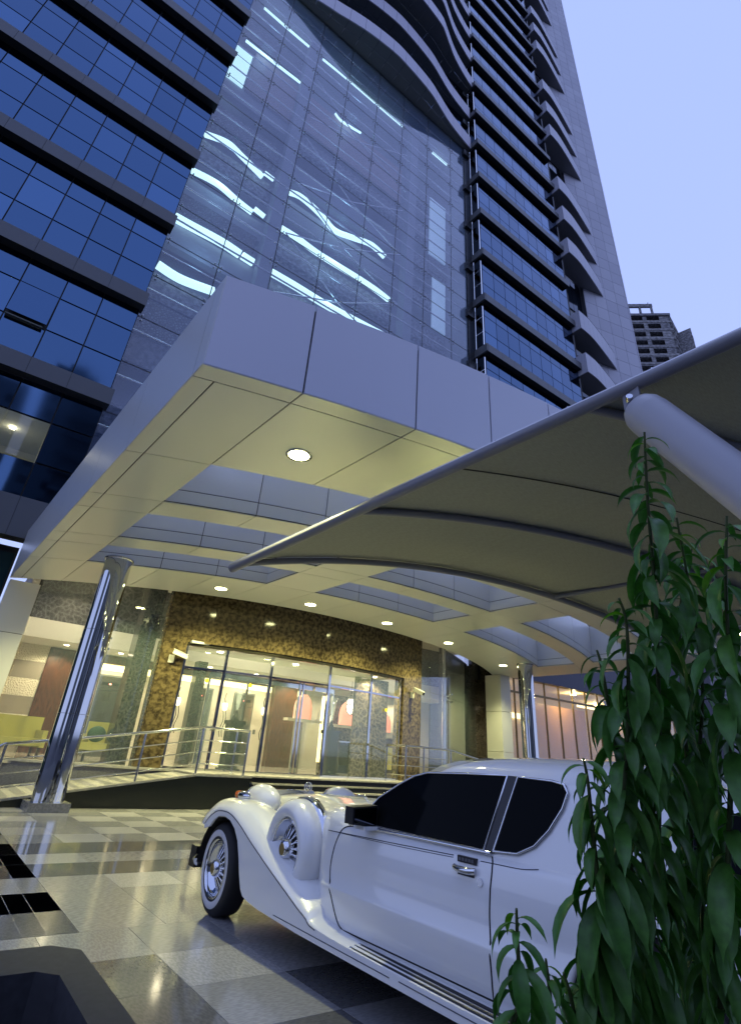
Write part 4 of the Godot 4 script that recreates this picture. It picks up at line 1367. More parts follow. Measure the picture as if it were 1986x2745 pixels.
# ---------- things far off, in front and behind ----------
func backdrop() -> void:
	var conc := [mat("raw_concrete_a", lin(0.44, 0.43, 0.45), 0.9), mat("raw_concrete_b", lin(0.37, 0.365, 0.39), 0.9), mat("raw_concrete_c", lin(0.50, 0.49, 0.50), 0.9)]
	for m in conc:
		textured(m, noise_tex("concrete", 0.02, 0, 0.45, 1.0, 5, 61), Vector3(0.11, 0.11, 0.11))
	var black_fill := mat("near_black", lin(0.012, 0.012, 0.014), 0.9)
	var p := thing("unfinished_tower", "grey unfinished concrete tower with empty window openings, far right above the shade sail", "building", Vector3(127.0, 0, -42.0))
	var c0 := Vector3(127.4, 0, -42.0)
	var fd := Vector3(-0.74, 0, -0.673)
	var sd := Vector3(0.98, 0, -0.2)
	var core := MB.new()
	core.slab([c0 + fd * 3.0 + sd * 3.0, c0 + fd * 26.0 + sd * 3.0, c0 + fd * 26.0 + sd * 22.0, c0 + sd * 22.0 + fd * 3.0], Vector3(0, 114.6, 0))
	part(p, "core", core.done(), conc[1])
	for f in 10:
		var dk := MB.new()
		dk.slab([c0 + fd * 0.6 + sd * 0.6, c0 + fd * 25.0 + sd * 0.6, c0 + fd * 25.0 + sd * 20.0, c0 + sd * 20.0 + fd * 0.6], Vector3(0, 0.25, 0))
		var deck := part(p, "floor_deck", dk.done(), conc[0])
		deck.position.y += 114.6 - 2.95 * f
	for f in 9:
		var y := 113.0 - f * 2.95
		for w in 2:
			var d: Vector3 = fd if w == 0 else sd
			var off: Vector3 = (sd if w == 0 else fd)
			var x := 0.0
			for k in 6:
				var pw: float = [3.0, 1.0, 1.2, 1.2, 1.0, 1.2][k] if w == 0 else 1.4
				var ow: float = 3.4 if w == 0 else 2.4
				for seg in [[x, x + pw, y - 0.1, y + 2.05, conc[(f + k) % 3]], [x + pw, x + pw + ow, y + 1.65, y + 2.05, conc[1]]]:
					var b := MB.new()
					b.slab([c0 + d * seg[0] + Vector3(0, seg[2], 0), c0 + d * seg[1] + Vector3(0, seg[2], 0), c0 + d * seg[1] + Vector3(0, seg[3], 0), c0 + d * seg[0] + Vector3(0, seg[3], 0)], off * 0.6)
					part(p, "wall_block", b.done(), seg[4])
				x += pw + ow
			var s := MB.new()
			s.slab([c0 + Vector3(0, y - 0.9, 0) - off * 0.12, c0 + d * x + Vector3(0, y - 0.9, 0) - off * 0.12, c0 + d * x + Vector3(0, y - 0.1, 0) - off * 0.12, c0 + Vector3(0, y - 0.1, 0) - off * 0.12], off * 0.7)
			part(p, "floor_band", s.done(), conc[2] if f % 2 == 0 else conc[0])
	# open frame on the roof
	for k in 7:
		var a := c0 + fd * (4.4 + k * 3.1)
		bar(p, "roof_post", conc[0], a + Vector3(0, 115.0, 0), a + Vector3(0, 118.4, 0), 0.5, 0.5)
	bar(p, "roof_beam", conc[0], c0 + fd * 4.1 + Vector3(0, 118.4, 0), c0 + fd * 24.0 + Vector3(0, 118.4, 0), 1.1, 0.6)
	bar(p, "roof_beam", conc[1], c0 + fd * 0.0 + Vector3(0, 114.9, 0), c0 + fd * 24.0 + Vector3(0, 114.9, 0), 0.8, 0.7)
	for k in [5.2, 11.4, 13.0]:
		var rb := MB.new()
		rb.tube([c0 + fd * k + Vector3(0, 118.8, 0), c0 + fd * (k - 0.3) + Vector3(0, 119.8, 0)], 0.08, 5)
		part(p, "rebar_stub", rb.done(), black_fill)
	# narrower stair tower behind it
	var s2 := MB.new()
	var e0 := c0 + Vector3(6.2, 0, 2.2)
	s2.slab([e0, e0 + Vector3(4.2, 0, -1.4), e0 + Vector3(6.0, 0, -8.0), e0 + Vector3(-1.0, 0, -7.0)], Vector3(0, 112.5, 0))
	part(p, "stair_tower", s2.done(), conc[0])
	bar(p, "stair_window_shade", black_fill, e0 + Vector3(1.0, 109.5, -0.3), e0 + Vector3(2.9, 109.5, -0.93), 1.7, 0.1)  # near-black slab: shade of an open window put into its colour
	# towers across the street, seen only as reflections in the office wing
	var pale := mat("apartment_paint", lin(0.20, 0.22, 0.23), 0.8)
	var win := mat("apartment_window", lin(0.02, 0.025, 0.03), 0.1)
	for e in [["pale apartment tower across the street, mirrored in the office wing", -24.0, -4.0, 58.0, 68.0], ["tall slim apartment tower across the street, mirrored beside the first", -1.8, 6.2, 67.0, 72.0], ["dark apartment tower across the street with balconies, mirrored at the canopy", 4.6, 16.0, 58.5, 66.0],
		["low office block across the street, right of the mirrored towers", 18.0, 52.0, 34.0, 60.0], ["broad low block across the street, left of the mirrored towers", -62.0, -26.0, 30.0, 58.0], ["end block of the street behind the camera, far left", -110.0, -64.0, 40.0, 20.0]]:
		var t := thing("apartment_tower", e[0], "building", Vector3((e[1] + e[2]) * 0.5, 0, e[4]), "towers across the street")
		box_between(t, "body", pale if e[1] != 4.6 else mat("apartment_dark", lin(0.07, 0.075, 0.08), 0.8), Vector3(e[1], 0, e[4]), Vector3(e[2], e[3], e[4] + 14.0))
		var nx := int((e[2] - e[1]) / 4.0)
		for f in 11:
			for k in nx:
				var x: float = e[1] + (k + 0.5) * (e[2] - e[1]) / nx
				var y: float = e[3] - 4.0 - f * 3.6
				box_between(t, "window", win, Vector3(x - 0.8, y - 0.8, e[4] - 0.06), Vector3(x + 0.8, y + 0.8, e[4] + 0.02))
			if e[1] == 4.6:
				box_between(t, "balcony_slab", pale, Vector3(e[1] - 0.4, e[3] - 5.4 - f * 3.6, e[4] - 1.2), Vector3(e[2] + 0.4, e[3] - 5.0 - f * 3.6, e[4]))
		box_between(t, "roof_house", pale, Vector3(lerpf(e[1], e[2], 0.3), e[3], e[4] + 2.0), Vector3(lerpf(e[1], e[2], 0.75), e[3] + 2.5, e[4] + 8.0))

# ---------- tensioned shade sail over the drive ----------
const PIPE0 := Vector3(2.9, 3.61, -7.28)
const PIPE1 := Vector3(4.26, 4.54, -2.06)

func sail_point(t: float, s: float) -> Vector3:
	var a := 0.25 - 0.22 * minf(t, 1.0)
	var b := 0.0385 - 0.02 * minf(t, 1.0)
	return PIPE0.lerp(PIPE1, t) + Vector3(0.94, 0, 0.342) * s + Vector3(0, a * s - b * s * s, 0)

func shade_sail() -> void:
	var p := thing("shade_sail", "olive fabric shade sail on white tubular arches, over the car", "awning", Vector3(4.76, 0, 0.68))
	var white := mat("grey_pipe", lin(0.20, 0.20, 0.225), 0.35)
	var cloth := mat("sail_cloth", lin(0.42, 0.42, 0.33), 0.85)
	textured(cloth, noise_tex("weave", 0.05, 0, 0.82, 1.0, 4, 71), Vector3(0.3, 6.0, 5.0))
	cloth.backlight_enabled = true
	cloth.backlight = Color(0.10, 0.10, 0.09)
	var b := MB.new()
	b.tube([PIPE0.lerp(PIPE1, -0.012), PIPE0.lerp(PIPE1, 1.9)], 0.065, 20)
	part(p, "edge_pipe", b.done(), white)
	var strip := MB.new()
	strip.slab([PIPE0.lerp(PIPE1, 0.0) + Vector3(-0.02, 0.068, 0), PIPE0.lerp(PIPE1, 1.9) + Vector3(-0.02, 0.068, 0), PIPE0.lerp(PIPE1, 1.9) + Vector3(0.03, 0.075, 0), PIPE0 + Vector3(0.03, 0.075, 0)], Vector3(0, 0.012, 0))
	part(p, "clamp_strip", strip.done(), mat("clamp_alloy", lin(0.6, 0.6, 0.64), 0.3, 0.6))
	for k in 12:
		var q := PIPE0.lerp(PIPE1, 0.02 + 0.15 * k) + Vector3(0.0, 0.088, 0)
		var bolt := MB.new()
		bolt.lathe([Vector2(0.0, 0.012), Vector2(0.012, 0.008), Vector2(0.012, 0.0)], q, Vector3.UP, 6)
		part(p, "bolt", bolt.done(), mat("stainless", lin(0.62, 0.63, 0.66), 0.18, 1.0))
	var ribs := [0.03, 0.42, 0.95, 1.4, 1.88]
	for i in ribs.size():
		var path := []
		for k in 25:
			path.append(sail_point(ribs[i], 0.05 + 7.15 * k / 24.0))
		var r := MB.new()
		r.tube(path, 0.048, 12)
		part(p, "arch_pipe", r.done(), white)
	# the cloth lies on the arches, sagging a little between them
	var rows := []
	var rows2 := []
	for i in 41:
		var t := 0.03 + 1.85 * i / 40.0
		var near := 9.0
		for q in ribs:
			near = minf(near, absf(t - q))
		var sag := 0.055 * minf(1.0, near / 0.18)
		var row := []
		var row2 := []
		for k in 25:
			var s := 0.02 + 7.15 * k / 24.0
			var edge := sin(PI * clampf(s / 7.17, 0.0, 1.0))
			var v := sail_point(t, s) + Vector3(0, 0.055 - sag * edge, 0)
			row.append(v)
			row2.append(v + Vector3(0, 0.006, 0))
		rows.append(row)
		rows2.append(row2)
	var f := MB.new()
	f.smooth(true)
	f.grid(rows)
	part(p, "cloth", f.done(), cloth)
	var f2 := MB.new()
	f2.smooth(true)
	f2.grid(rows2)
	part(p, "cloth_top", f2.done(), cloth)
	var seam := []
	for k in 25:
		seam.append(sail_point(0.67, 0.05 + 7.1 * k / 24.0) + Vector3(0, 0.002, 0))
	var sm := MB.new()
	sm.tube(seam, 0.008, 6)
	part(p, "cloth_seam", sm.done(), mat("seam_thread", lin(0.03, 0.03, 0.02), 0.9))
	for s in [5.15, 7.2]:
		var t0 := 0.03
		for k in ribs.size() - 1:
			var m := MB.new()
			m.tube([sail_point(ribs[k], s), sail_point(ribs[k + 1], s)], 0.035 if s < 6.0 else 0.05, 12)
			part(p, "tie_pipe", m.done(), white)
	# raking post with its hinge plate
	var top := Vector3(4.30, 4.30, -1.86)
	var foot := Vector3(4.76, 0.0, 0.72)
	var ax := (foot - top).normalized()
	var post := MB.new()
	post.smooth(true)
	post.lathe([Vector2(0.0, -0.06), Vector2(0.08, -0.05), Vector2(0.15, -0.01), Vector2(0.185, 0.06), Vector2(0.195, 0.14), Vector2(0.195, (foot - top).length())], top, ax, 36)
	part(p, "raking_post", post.done(), mat("post_paint", lin(0.38, 0.38, 0.42), 0.4))
	bar(p, "hinge_plate", white, top + Vector3(-0.06, 0.0, -0.02), PIPE0.lerp(PIPE1, 1.03) + Vector3(0.0, -0.05, 0.0), 0.03, 0.16)
	var pin := MB.new()
	pin.lathe([Vector2(0.0, 0.0), Vector2(0.03, 0.0), Vector2(0.03, 0.12), Vector2(0.0, 0.12)], top + Vector3(-0.10, 0.10, -0.02), Vector3(0.8, -0.2, -0.5).normalized(), 12)
	part(p, "hinge_pin", pin.done(), mat("stainless", lin(0.62, 0.63, 0.66), 0.18, 1.0))
	var base := MB.new()
	base.lathe([Vector2(0.36, 0.0), Vector2(0.36, 0.03), Vector2(0.0, 0.03)], foot + Vector3(0, 0.008, 0), Vector3.UP, 24)
	part(p, "base_plate", base.done(), white)

# ---------- neo-classic white limousine ----------
const XC := 3.43
const SIDE := [[0.70, 0.24], [0.785, 0.27], [0.806, 0.33], [0.818, 0.47], [0.826, 0.505], [0.824, 0.52], [0.812, 0.535], [0.816, 0.64], [0.812, 0.75], [0.800, 0.84], [0.785, 0.885]]

func body_x(y: float, s := -1.0) -> float:
	for i in SIDE.size() - 1:
		if y <= SIDE[i + 1][1]:
			var t: float = (y - SIDE[i][1]) / (SIDE[i + 1][1] - SIDE[i][1])
			return XC + s * lerpf(SIDE[i][0], SIDE[i + 1][0], clampf(t, 0.0, 1.0))
	return XC + s * house_w(y)

func house_w(y: float) -> float:
	return 0.785 - (y - 0.885) * 0.285

func wheel(car_: Node3D, called: String, face: Vector3, inward: Vector3, spare: bool) -> void:
	var w := sub(car_, called)
	var rubber := mat("tyre_rubber", lin(0.012, 0.012, 0.013), 0.75)
	var white := mat("car_white", lin(0.74, 0.74, 0.73), 0.28)
	var chrome := mat("car_chrome", lin(0.62, 0.63, 0.66), 0.06, 1.0)
	var t := MB.new()
	t.smooth(true)
	if spare:
		t.lathe([Vector2(0.20, 0.06), Vector2(0.206, 0.0), Vector2(0.226, -0.022), Vector2(0.27, -0.024), Vector2(0.315, 0.005), Vector2(0.336, 0.06), Vector2(0.338, 0.13), Vector2(0.32, 0.19), Vector2(0.2, 0.2)], face, inward, 48)
		part(w, "white_cover", t.done(), white)
		var band := MB.new()
		band.smooth(true)
		band.lathe([Vector2(0.335, 0.13), Vector2(0.352, 0.135), Vector2(0.354, 0.17), Vector2(0.352, 0.205), Vector2(0.32, 0.21)], face, inward, 48)
		part(w, "chrome_strap", band.done(), chrome)
	else:
		t.lathe([Vector2(0.20, 0.02), Vector2(0.225, -0.004), Vector2(0.29, -0.008), Vector2(0.325, 0.008), Vector2(0.341, 0.035), Vector2(0.345, 0.07), Vector2(0.345, 0.15), Vector2(0.335, 0.19), Vector2(0.29, 0.21), Vector2(0.2, 0.2)], face, inward, 48)
		part(w, "tyre", t.done(), rubber)
		var ww := MB.new()
		ww.smooth(true)
		ww.lathe([Vector2(0.236, -0.006), Vector2(0.24, -0.0085), Vector2(0.282, -0.0105), Vector2(0.286, -0.008)], face, inward, 48)
		part(w, "white_wall", ww.done(), mat("white_rubber", lin(0.52, 0.52, 0.54), 0.6))
	var r := MB.new()
	r.smooth(true)
	var k := 0.93 if spare else 1.0
	r.lathe([Vector2(0.222 * k, 0.0), Vector2(0.214 * k, -0.006), Vector2(0.205 * k, 0.012), Vector2(0.198 * k, 0.05), Vector2(0.18 * k, 0.06), Vector2(0.172 * k, 0.085)], face, inward, 40)
	part(w, "rim", r.done(), chrome)
	var d := MB.new()
	d.lathe([Vector2(0.2 * k, 0.10), Vector2(0.0, 0.10)], face, inward, 24)
	part(w, "drum", d.done(), rubber)
	var sp := MB.new()
	var s := inward.cross(Vector3.UP).normalized()
	var u := s.cross(inward).normalized()
	for i in 28:
		var a := TAU * i / 28.0
		var a2 := a + (0.22 if i % 2 == 0 else -0.22)
		sp.tube([face + inward * 0.015 + (s * cos(a) + u * sin(a)) * 0.055, face + inward * 0.075 + (s * cos(a2) + u * sin(a2)) * 0.176 * k], 0.0055, 5, false)
	part(w, "spokes", sp.done(), chrome)
	var h := MB.new()
	h.smooth(true)
	h.lathe([Vector2(0.07, 0.05), Vector2(0.068, 0.01), Vector2(0.06, -0.012), Vector2(0.048, -0.024), Vector2(0.04, -0.026)], face, inward, 24)
	part(w, "hub", h.done(), chrome)
	var g := MB.new()
	g.lathe([Vector2(0.041, -0.026), Vector2(0.036, -0.03), Vector2(0.0, -0.03)], face, inward, 20)
	part(w, "hub_badge", g.done(), mat("dull_brass", lin(0.30, 0.22, 0.08), 0.35, 0.8))

func strip_on(car_: Node3D, called: String, m: Material, pts: Array, r: float, lift := 0.0) -> void:
	var path := []
	for q in spline(pts, 5):
		path.append(Vector3(body_x(q.y) - lift, q.y, q.x))
	var b := MB.new()
	b.tube(path, r, 6)
	part(car_, called, b.done(), m)

func ring(y: float, zf: float, bulge: float, zr: float, w: float, rad: float) -> Array:
	var out := []
	# left side from rear to front, front, right side, rear
	var c := []
	for i in 5:
		var a := PI * 0.5 * i / 4.0
		c.append(Vector2(sin(a), cos(a)))
	for i in 7:
		out.append(Vector3(XC - w, y, lerpf(zr + rad * -1.0, zf + rad, i / 6.0)))
	for i in range(1, 4):
		out.append(Vector3(XC - w + rad * (1.0 - c[i].y), y, zf + rad * (1.0 - c[i].x)))
	for i in 9:
		var d := lerpf(-(w - rad), w - rad, i / 8.0)
		out.append(Vector3(XC + d, y, zf - bulge * (1.0 - pow(d / w, 2.0)) + bulge * (1.0 - pow((w - rad) / w, 2.0)) * 0.0))
	for i in range(3, 0, -1):
		out.append(Vector3(XC + w - rad * (1.0 - c[i].y), y, zf + rad * (1.0 - c[i].x)))
	for i in 7:
		out.append(Vector3(XC + w, y, lerpf(zf + rad, zr - rad, i / 6.0)))
	for i in range(1, 4):
		out.append(Vector3(XC + w - rad * (1.0 - c[i].x), y, zr - rad * (1.0 - c[3 - i + 1].x)))
	for i in 3:
		out.append(Vector3(XC + lerpf(w - rad, -(w - rad), i / 2.0), y, zr))
	for i in range(1, 4):
		out.append(Vector3(XC - w + rad * (1.0 - c[4 - i].x), y, zr - rad * (1.0 - c[4 - i].y)))
	return out

func fender(car_: Node3D, s: float) -> void:
	var white := mat("car_white", lin(0.74, 0.74, 0.73), 0.28)
	var ds := [0.93, 0.905, 0.82, 0.70, 0.58, 0.46]
	var zs := [
		[-5.80, -5.74, -5.57, -5.40, -5.25, -5.05, -4.78, -4.46, -4.18, -3.90, -3.60, -1.95],
		[-5.92, -5.84, -5.63, -5.42, -5.25, -5.05, -4.78, -4.46, -4.18, -3.90, -3.60, -1.95],
		[-6.10, -6.00, -5.74, -5.45, -5.25, -5.05, -4.78, -4.46, -4.18, -3.90, -3.60, -1.95],
		[-6.22, -6.10, -5.80, -5.47, -5.25, -5.05, -4.78, -4.46, -4.18, -3.90, -3.60, -1.95],
		[-6.18, -6.07, -5.79, -5.47, -5.25, -5.05, -4.78, -4.46, -4.18, -3.90, -3.60, -1.95],
		[-6.05, -5.96, -5.74, -5.45, -5.25, -5.05, -4.78, -4.46, -4.18, -3.90, -3.60, -1.95]]
	var ys := [
		[0.64, 0.70, 0.778, 0.795, 0.785, 0.73, 0.63, 0.52, 0.43, 0.345, 0.295, 0.28],
		[0.64, 0.715, 0.81, 0.83, 0.82, 0.765, 0.67, 0.555, 0.46, 0.365, 0.305, 0.286],
		[0.64, 0.73, 0.845, 0.87, 0.865, 0.82, 0.725, 0.605, 0.50, 0.39, 0.312, 0.29],
		[0.64, 0.745, 0.86, 0.885, 0.88, 0.84, 0.75, 0.63, 0.52, 0.40, 0.315, 0.292],
		[0.62, 0.73, 0.84, 0.865, 0.86, 0.82, 0.73, 0.615, 0.51, 0.395, 0.315, 0.292],
		[0.55, 0.65, 0.74, 0.77, 0.77, 0.74, 0.66, 0.56, 0.47, 0.37, 0.31, 0.292]]
	var lines := []
	for i in 6:
		var pts := []
		for k in 12:
			pts.append(Vector3(XC + s * ds[i], ys[i][k], zs[i][k]))
		lines.append(spline(pts, 5))
	# rows across, smoothed between the stations
	var rows := []
	for k in lines[0].size():
		var c := []
		for i in 6:
			c.append(lines[i][k])
		rows.append(spline(c, 3))
	var b := MB.new()
	b.smooth(true)
	b.grid(rows)
	part(car_, "front_fender", b.done(), white)
	# flat outer skirt with the wheel opening
	var poly := PackedVector2Array()
	for q in lines[0]:
		poly.append(Vector2(q.z, q.y))
	for q in [Vector2(-1.95, 0.225), Vector2(-3.98, 0.23), Vector2(-4.55, 0.245), Vector2(-4.73, 0.26), Vector2(-4.82, 0.275), Vector2(-4.87, 0.31), Vector2(-4.93, 0.40), Vector2(-4.98, 0.50), Vector2(-5.05, 0.61), Vector2(-5.14, 0.685), Vector2(-5.25, 0.733), Vector2(-5.38, 0.752), Vector2(-5.5, 0.742), Vector2(-5.60, 0.70), Vector2(-5.68, 0.64), Vector2(-5.78, 0.615)]:
		poly.append(q)
	var sk := MB.new()
	sk.prism(poly, func(v: Vector2): return Vector3(XC + s * 0.93, v.y, v.x), Vector3(-s * 0.02, 0, 0))
	part(car_, "fender_skirt", sk.done(), white)
	if s < 0:
		var crease := []
		for k in range(2, 50):
			var q: Vector3 = lines[0][k]
			crease.append(q + Vector3(-0.001, -0.008, 0))
		var cr := MB.new()
		cr.tube(crease, 0.0035, 6)
		part(car_, "pinstripe", cr.done(), mat("pinstripe_navy", lin(0.02, 0.025, 0.05), 0.4))
	# dark liner inside the wheel opening
	var ln := MB.new()
	var arcp := []
	for i in 13:
		var a := PI * i / 12.0
		arcp.append(Vector2(-5.42 + cos(a) * 0.44, 0.34 + sin(a) * 0.40))
	var lr := []
	for q in arcp:
		lr.append([Vector3(XC + s * 0.915, q.y, q.x), Vector3(XC + s * 0.45, q.y, q.x)])
	ln.grid(lr)
	part(car_, "wheel_liner", ln.done(), mat("liner_black", lin(0.008, 0.008, 0.008), 0.9))

func car() -> void:
	var c := thing("limousine", "white neo-classic limousine with side-mounted spare wheel, parked under the shade sail", "car", Vector3(XC, 0, -3.2))
	var white := mat("car_white", lin(0.74, 0.74, 0.73), 0.28)
	white.clearcoat_enabled = true
	white.clearcoat = 1.0
	white.clearcoat_roughness = 0.03
	var chrome := mat("car_chrome", lin(0.62, 0.63, 0.66), 0.06, 1.0)
	var navy := mat("pinstripe_navy", lin(0.02, 0.025, 0.05), 0.4)
	var glass := mat("tinted_glass", lin(0.004, 0.005, 0.006), 0.03)
	glass.metallic_specular = 0.12
	var black := mat("trim_black", lin(0.008, 0.008, 0.01), 0.3)
	# lower body
	var rows := []
	for z in [-3.9, -3.8, -3.2, -2.4, -1.6, -1.0, -0.6, -0.38, -0.30]:
		var k := 1.0
		if z < -3.85:
			k = 0.985
		elif z > -0.5:
			k = 0.93 if z < -0.35 else 0.86
		var row := []
		for q in SIDE:
			row.append(Vector3(XC - q[0] * k, q[1], z))
		row.append(Vector3(XC - 0.70 * k, 0.915, z))
		row.append(Vector3(XC, 0.93, z))
		row.append(Vector3(XC + 0.70 * k, 0.915, z))
		for i in SIDE.size():
			var q: Array = SIDE[SIDE.size() - 1 - i]
			row.append(Vector3(XC + q[0] * k, q[1], z))
		rows.append(row)
	var b := MB.new()
	b.smooth(true)
	b.grid(rows)
	b.smooth(false)
	for k in range(1, rows[-1].size() - 1):
		b.tri(rows[-1][0], rows[-1][k], rows[-1][k + 1])
	part(c, "body", b.done(), white)
	# bonnet and scuttle
	var st := [[-5.74, 0.29, 0.905], [-5.2, 0.36, 0.945], [-4.75, 0.44, 0.962], [-4.45, 0.53, 0.97], [-4.2, 0.64, 0.975], [-4.02, 0.74, 0.98], [-3.85, 0.795, 0.98], [-3.6, 0.79, 0.95]]
	var hr := []
	for q in st:
		var w: float = q[1]
		var tp: float = q[2]
		var row := []
		for e in [[1.0, 0.28], [1.01, 0.5], [1.01, 0.75], [1.0, tp - 0.10], [0.97, tp - 0.055], [0.90, tp - 0.025], [0.75, tp - 0.006], [0.4, tp + 0.008], [0.0, tp + 0.016]]:
			row.append(Vector3(XC - w * e[0], e[1], q[0]))
		for i in range(7, -1, -1):
			var v: Vector3 = row[i]
			row.append(Vector3(2 * XC - v.x, v.y, v.z))
		hr.append(row)
	var hb := MB.new()
	hb.smooth(true)
	hb.grid(hr)
	part(c, "bonnet", hb.done(), white)
	# radiator shell and grille bars
	var shell := MB.new()
	shell.slab([Vector3(XC - 0.33, 0.28, -5.75), Vector3(XC + 0.33, 0.28, -5.75), Vector3(XC + 0.33, 0.86, -5.75), Vector3(XC + 0.22, 0.95, -5.75), Vector3(XC - 0.22, 0.95, -5.75), Vector3(XC - 0.33, 0.86, -5.75)], Vector3(0, 0, -0.09))
	part(c, "radiator_shell", shell.done(), chrome)
	for k in 11:
		box_between(c, "grille_bar", chrome, Vector3(XC - 0.27 + k * 0.054 - 0.012, 0.33, -5.87), Vector3(XC - 0.27 + k * 0.054 + 0.012, 0.85, -5.84))
	# house: roof and pillars
	var rings := [ring(0.87, -3.74, 0.42, -0.60, 0.788, 0.08), ring(0.97, -3.53, 0.42, -0.70, 0.761, 0.09), ring(1.10, -3.26, 0.42, -0.84, 0.724, 0.10), ring(1.22, -3.02, 0.40, -0.98, 0.69, 0.12), ring(1.285, -2.88, 0.37, -1.08, 0.655, 0.16), ring(1.325, -2.76, 0.34, -1.2, 0.60, 0.2), ring(1.352, -2.6, 0.32, -1.35, 0.50, 0.22), ring(1.372, -2.35, 0.25, -1.6, 0.32, 0.18), ring(1.38, -2.15, 0.1, -1.8, 0.12, 0.08)]
	var hs := MB.new()
	hs.smooth(true)
	hs.grid(rings, true)
	for k in range(1, rings[-1].size() - 1):
		hs.tri(rings[-1][0], rings[-1][k], rings[-1][k + 1])
	part(c, "roof", hs.done(), white)
	# windows, each a dark pane framed in chrome; both sides
	var wins := [
		["front_window", [Vector2(-3.47, 0.905), Vector2(-3.50, 0.96), Vector2(-3.38, 1.065), Vector2(-3.20, 1.16), Vector2(-3.07, 1.215), Vector2(-2.95, 1.242), Vector2(-2.6, 1.256), Vector2(-2.30, 1.262), Vector2(-2.40, 0.905)]],
		["quarter_window", [Vector2(-2.335, 0.91), Vector2(-2.225, 1.262), Vector2(-2.0, 1.256), Vector2(-1.93, 1.245), Vector2(-1.905, 1.21), Vector2(-1.93, 1.14), Vector2(-2.0, 1.04), Vector2(-2.08, 0.965), Vector2(-2.18, 0.92)]],
		["rear_window", [Vector2(-1.36, 0.94), Vector2(-1.32, 1.22), Vector2(-1.12, 1.20), Vector2(-0.98, 1.12), Vector2(-0.86, 0.94)]]]
	for s in [-1.0, 1.0]:
		for wdef in wins:
			var poly := PackedVector2Array(wdef[1])
			var m := MB.new()
			m.prism(poly, func(v: Vector2): return Vector3(XC + s * (house_w(v.y) + 0.012), v.y, v.x), Vector3(-s * 0.05, 0, 0))
			part(c, wdef[0], m.done(), glass)
			var loop := []
			for v in wdef[1]:
				loop.append(Vector3(XC + s * (house_w(v.y) + 0.011), v.y, v.x))
			loop.append(loop[0])
			var tr := MB.new()
			tr.tube(loop, 0.007, 6, false)
			part(c, "window_trim", tr.done(), chrome)
		var pil := MB.new()
		pil.prism(PackedVector2Array([Vector2(-2.40, 0.90), Vector2(-2.30, 1.264), Vector2(-2.225, 1.264), Vector2(-2.335, 0.90)]), func(v: Vector2): return Vector3(XC + s * (house_w(v.y) + 0.009), v.y, v.x), Vector3(-s * 0.05, 0, 0))
		part(c, "pillar_cover", pil.done(), black)
		var belt := MB.new()
		belt.tube([Vector3(XC + s * 0.792, 0.888, -3.64), Vector3(XC + s * 0.79, 0.893, -3.0), Vector3(XC + s * 0.79, 0.897, -2.35)], 0.011, 8)
		part(c, "belt_trim", belt.done(), chrome)
	var ws := MB.new()
	var wrows := []
	for r in [1, 3]:
		var row := []
		for i in range(11, 18):
			row.append(rings[r][i] + Vector3(0, 0.012, -0.012))
		wrows.append(row)
	ws.grid(wrows)
	part(c, "windscreen", ws.done(), glass)
	# fenders, lamps, wheels
	for s in [-1.0, 1.0]:
		fender(c, s)
		var pc := Vector3(XC + s * 0.46, 0.86, -5.58)
		var pod := MB.new()
		pod.ellipsoid(pc, Vector3(0.125, 0.145, 0.30), 24, 16)
		part(c, "headlamp_pod", pod.done(), white)
		var hl := sub(c, "headlamp")
		var bz := MB.new()
		bz.smooth(true)
		bz.lathe([Vector2(0.085, 0.02), Vector2(0.118, 0.03), Vector2(0.122, 0.06), Vector2(0.11, 0.08)], pc + Vector3(0, 0.0, -0.22), Vector3(0, 0, 1), 24)
		part(hl, "bezel", bz.done(), chrome)
		var le := MB.new()
		le.smooth(true)
		le.lathe([Vector2(0.0, -0.03), Vector2(0.06, -0.015), Vector2(0.09, 0.02)], pc + Vector3(0, 0.0, -0.22), Vector3(0, 0, 1), 20)
		part(hl, "lens", le.done(), mat("lamp_lens_clear", lin(0.5, 0.52, 0.55), 0.1))
		var mk := Vector3(XC + s * 0.70, 0.905, -5.52)
		var ml := sub(c, "marker_lamp")
		var mb := MB.new()
		mb.ellipsoid(mk, Vector3(0.04, 0.038, 0.13), 16, 10)
		part(ml, "chrome_shell", mb.done(), chrome)
		var am := MB.new()
		am.ellipsoid(mk + Vector3(0, 0, -0.11), Vector3(0.037, 0.035, 0.05), 14, 8)
		part(ml, "amber_lens", am.done(), mat("amber_lens", lin(0.45, 0.10, 0.01), 0.15))
		wheel(c, "spare_wheel", Vector3(XC + s * 0.83, 0.635, -4.42), Vector3(-s, 0.0, 0.0), true)
		var nin := Vector3(-s, 0.0, 0.03 if s < 0 else -0.03).normalized()
		wheel(c, "front_wheel", Vector3(XC + s * 0.875, 0.345, -5.52), nin, false)
		wheel(c, "rear_wheel", Vector3(XC + s * 0.845, 0.345, -1.5), Vector3(-s, 0, 0), false)
		var ad := MB.new()
		ad.lathe([Vector2(0.0, 0.0), Vector2(0.405, 0.0), Vector2(0.405, 0.02)], Vector3(XC + s * 0.829, 0.35, -1.5), Vector3(-s, 0, 0), 40)
		part(c, "rear_arch", ad.done(), mat("liner_black", lin(0.008, 0.008, 0.008), 0.9))
		var al := MB.new()
		var ap := []
		for i in 25:
			var a := -0.15 + (PI + 0.3) * i / 24.0
			ap.append(Vector3(XC + s * 0.832, 0.35 + sin(a) * 0.42, -1.5 + cos(a) * 0.42))
		al.tube(ap, 0.018, 8)
		part(c, "arch_lip", al.done(), white)
		var rib := [[0.845, 0.300], [0.880, 0.296], [0.915, 0.291]]
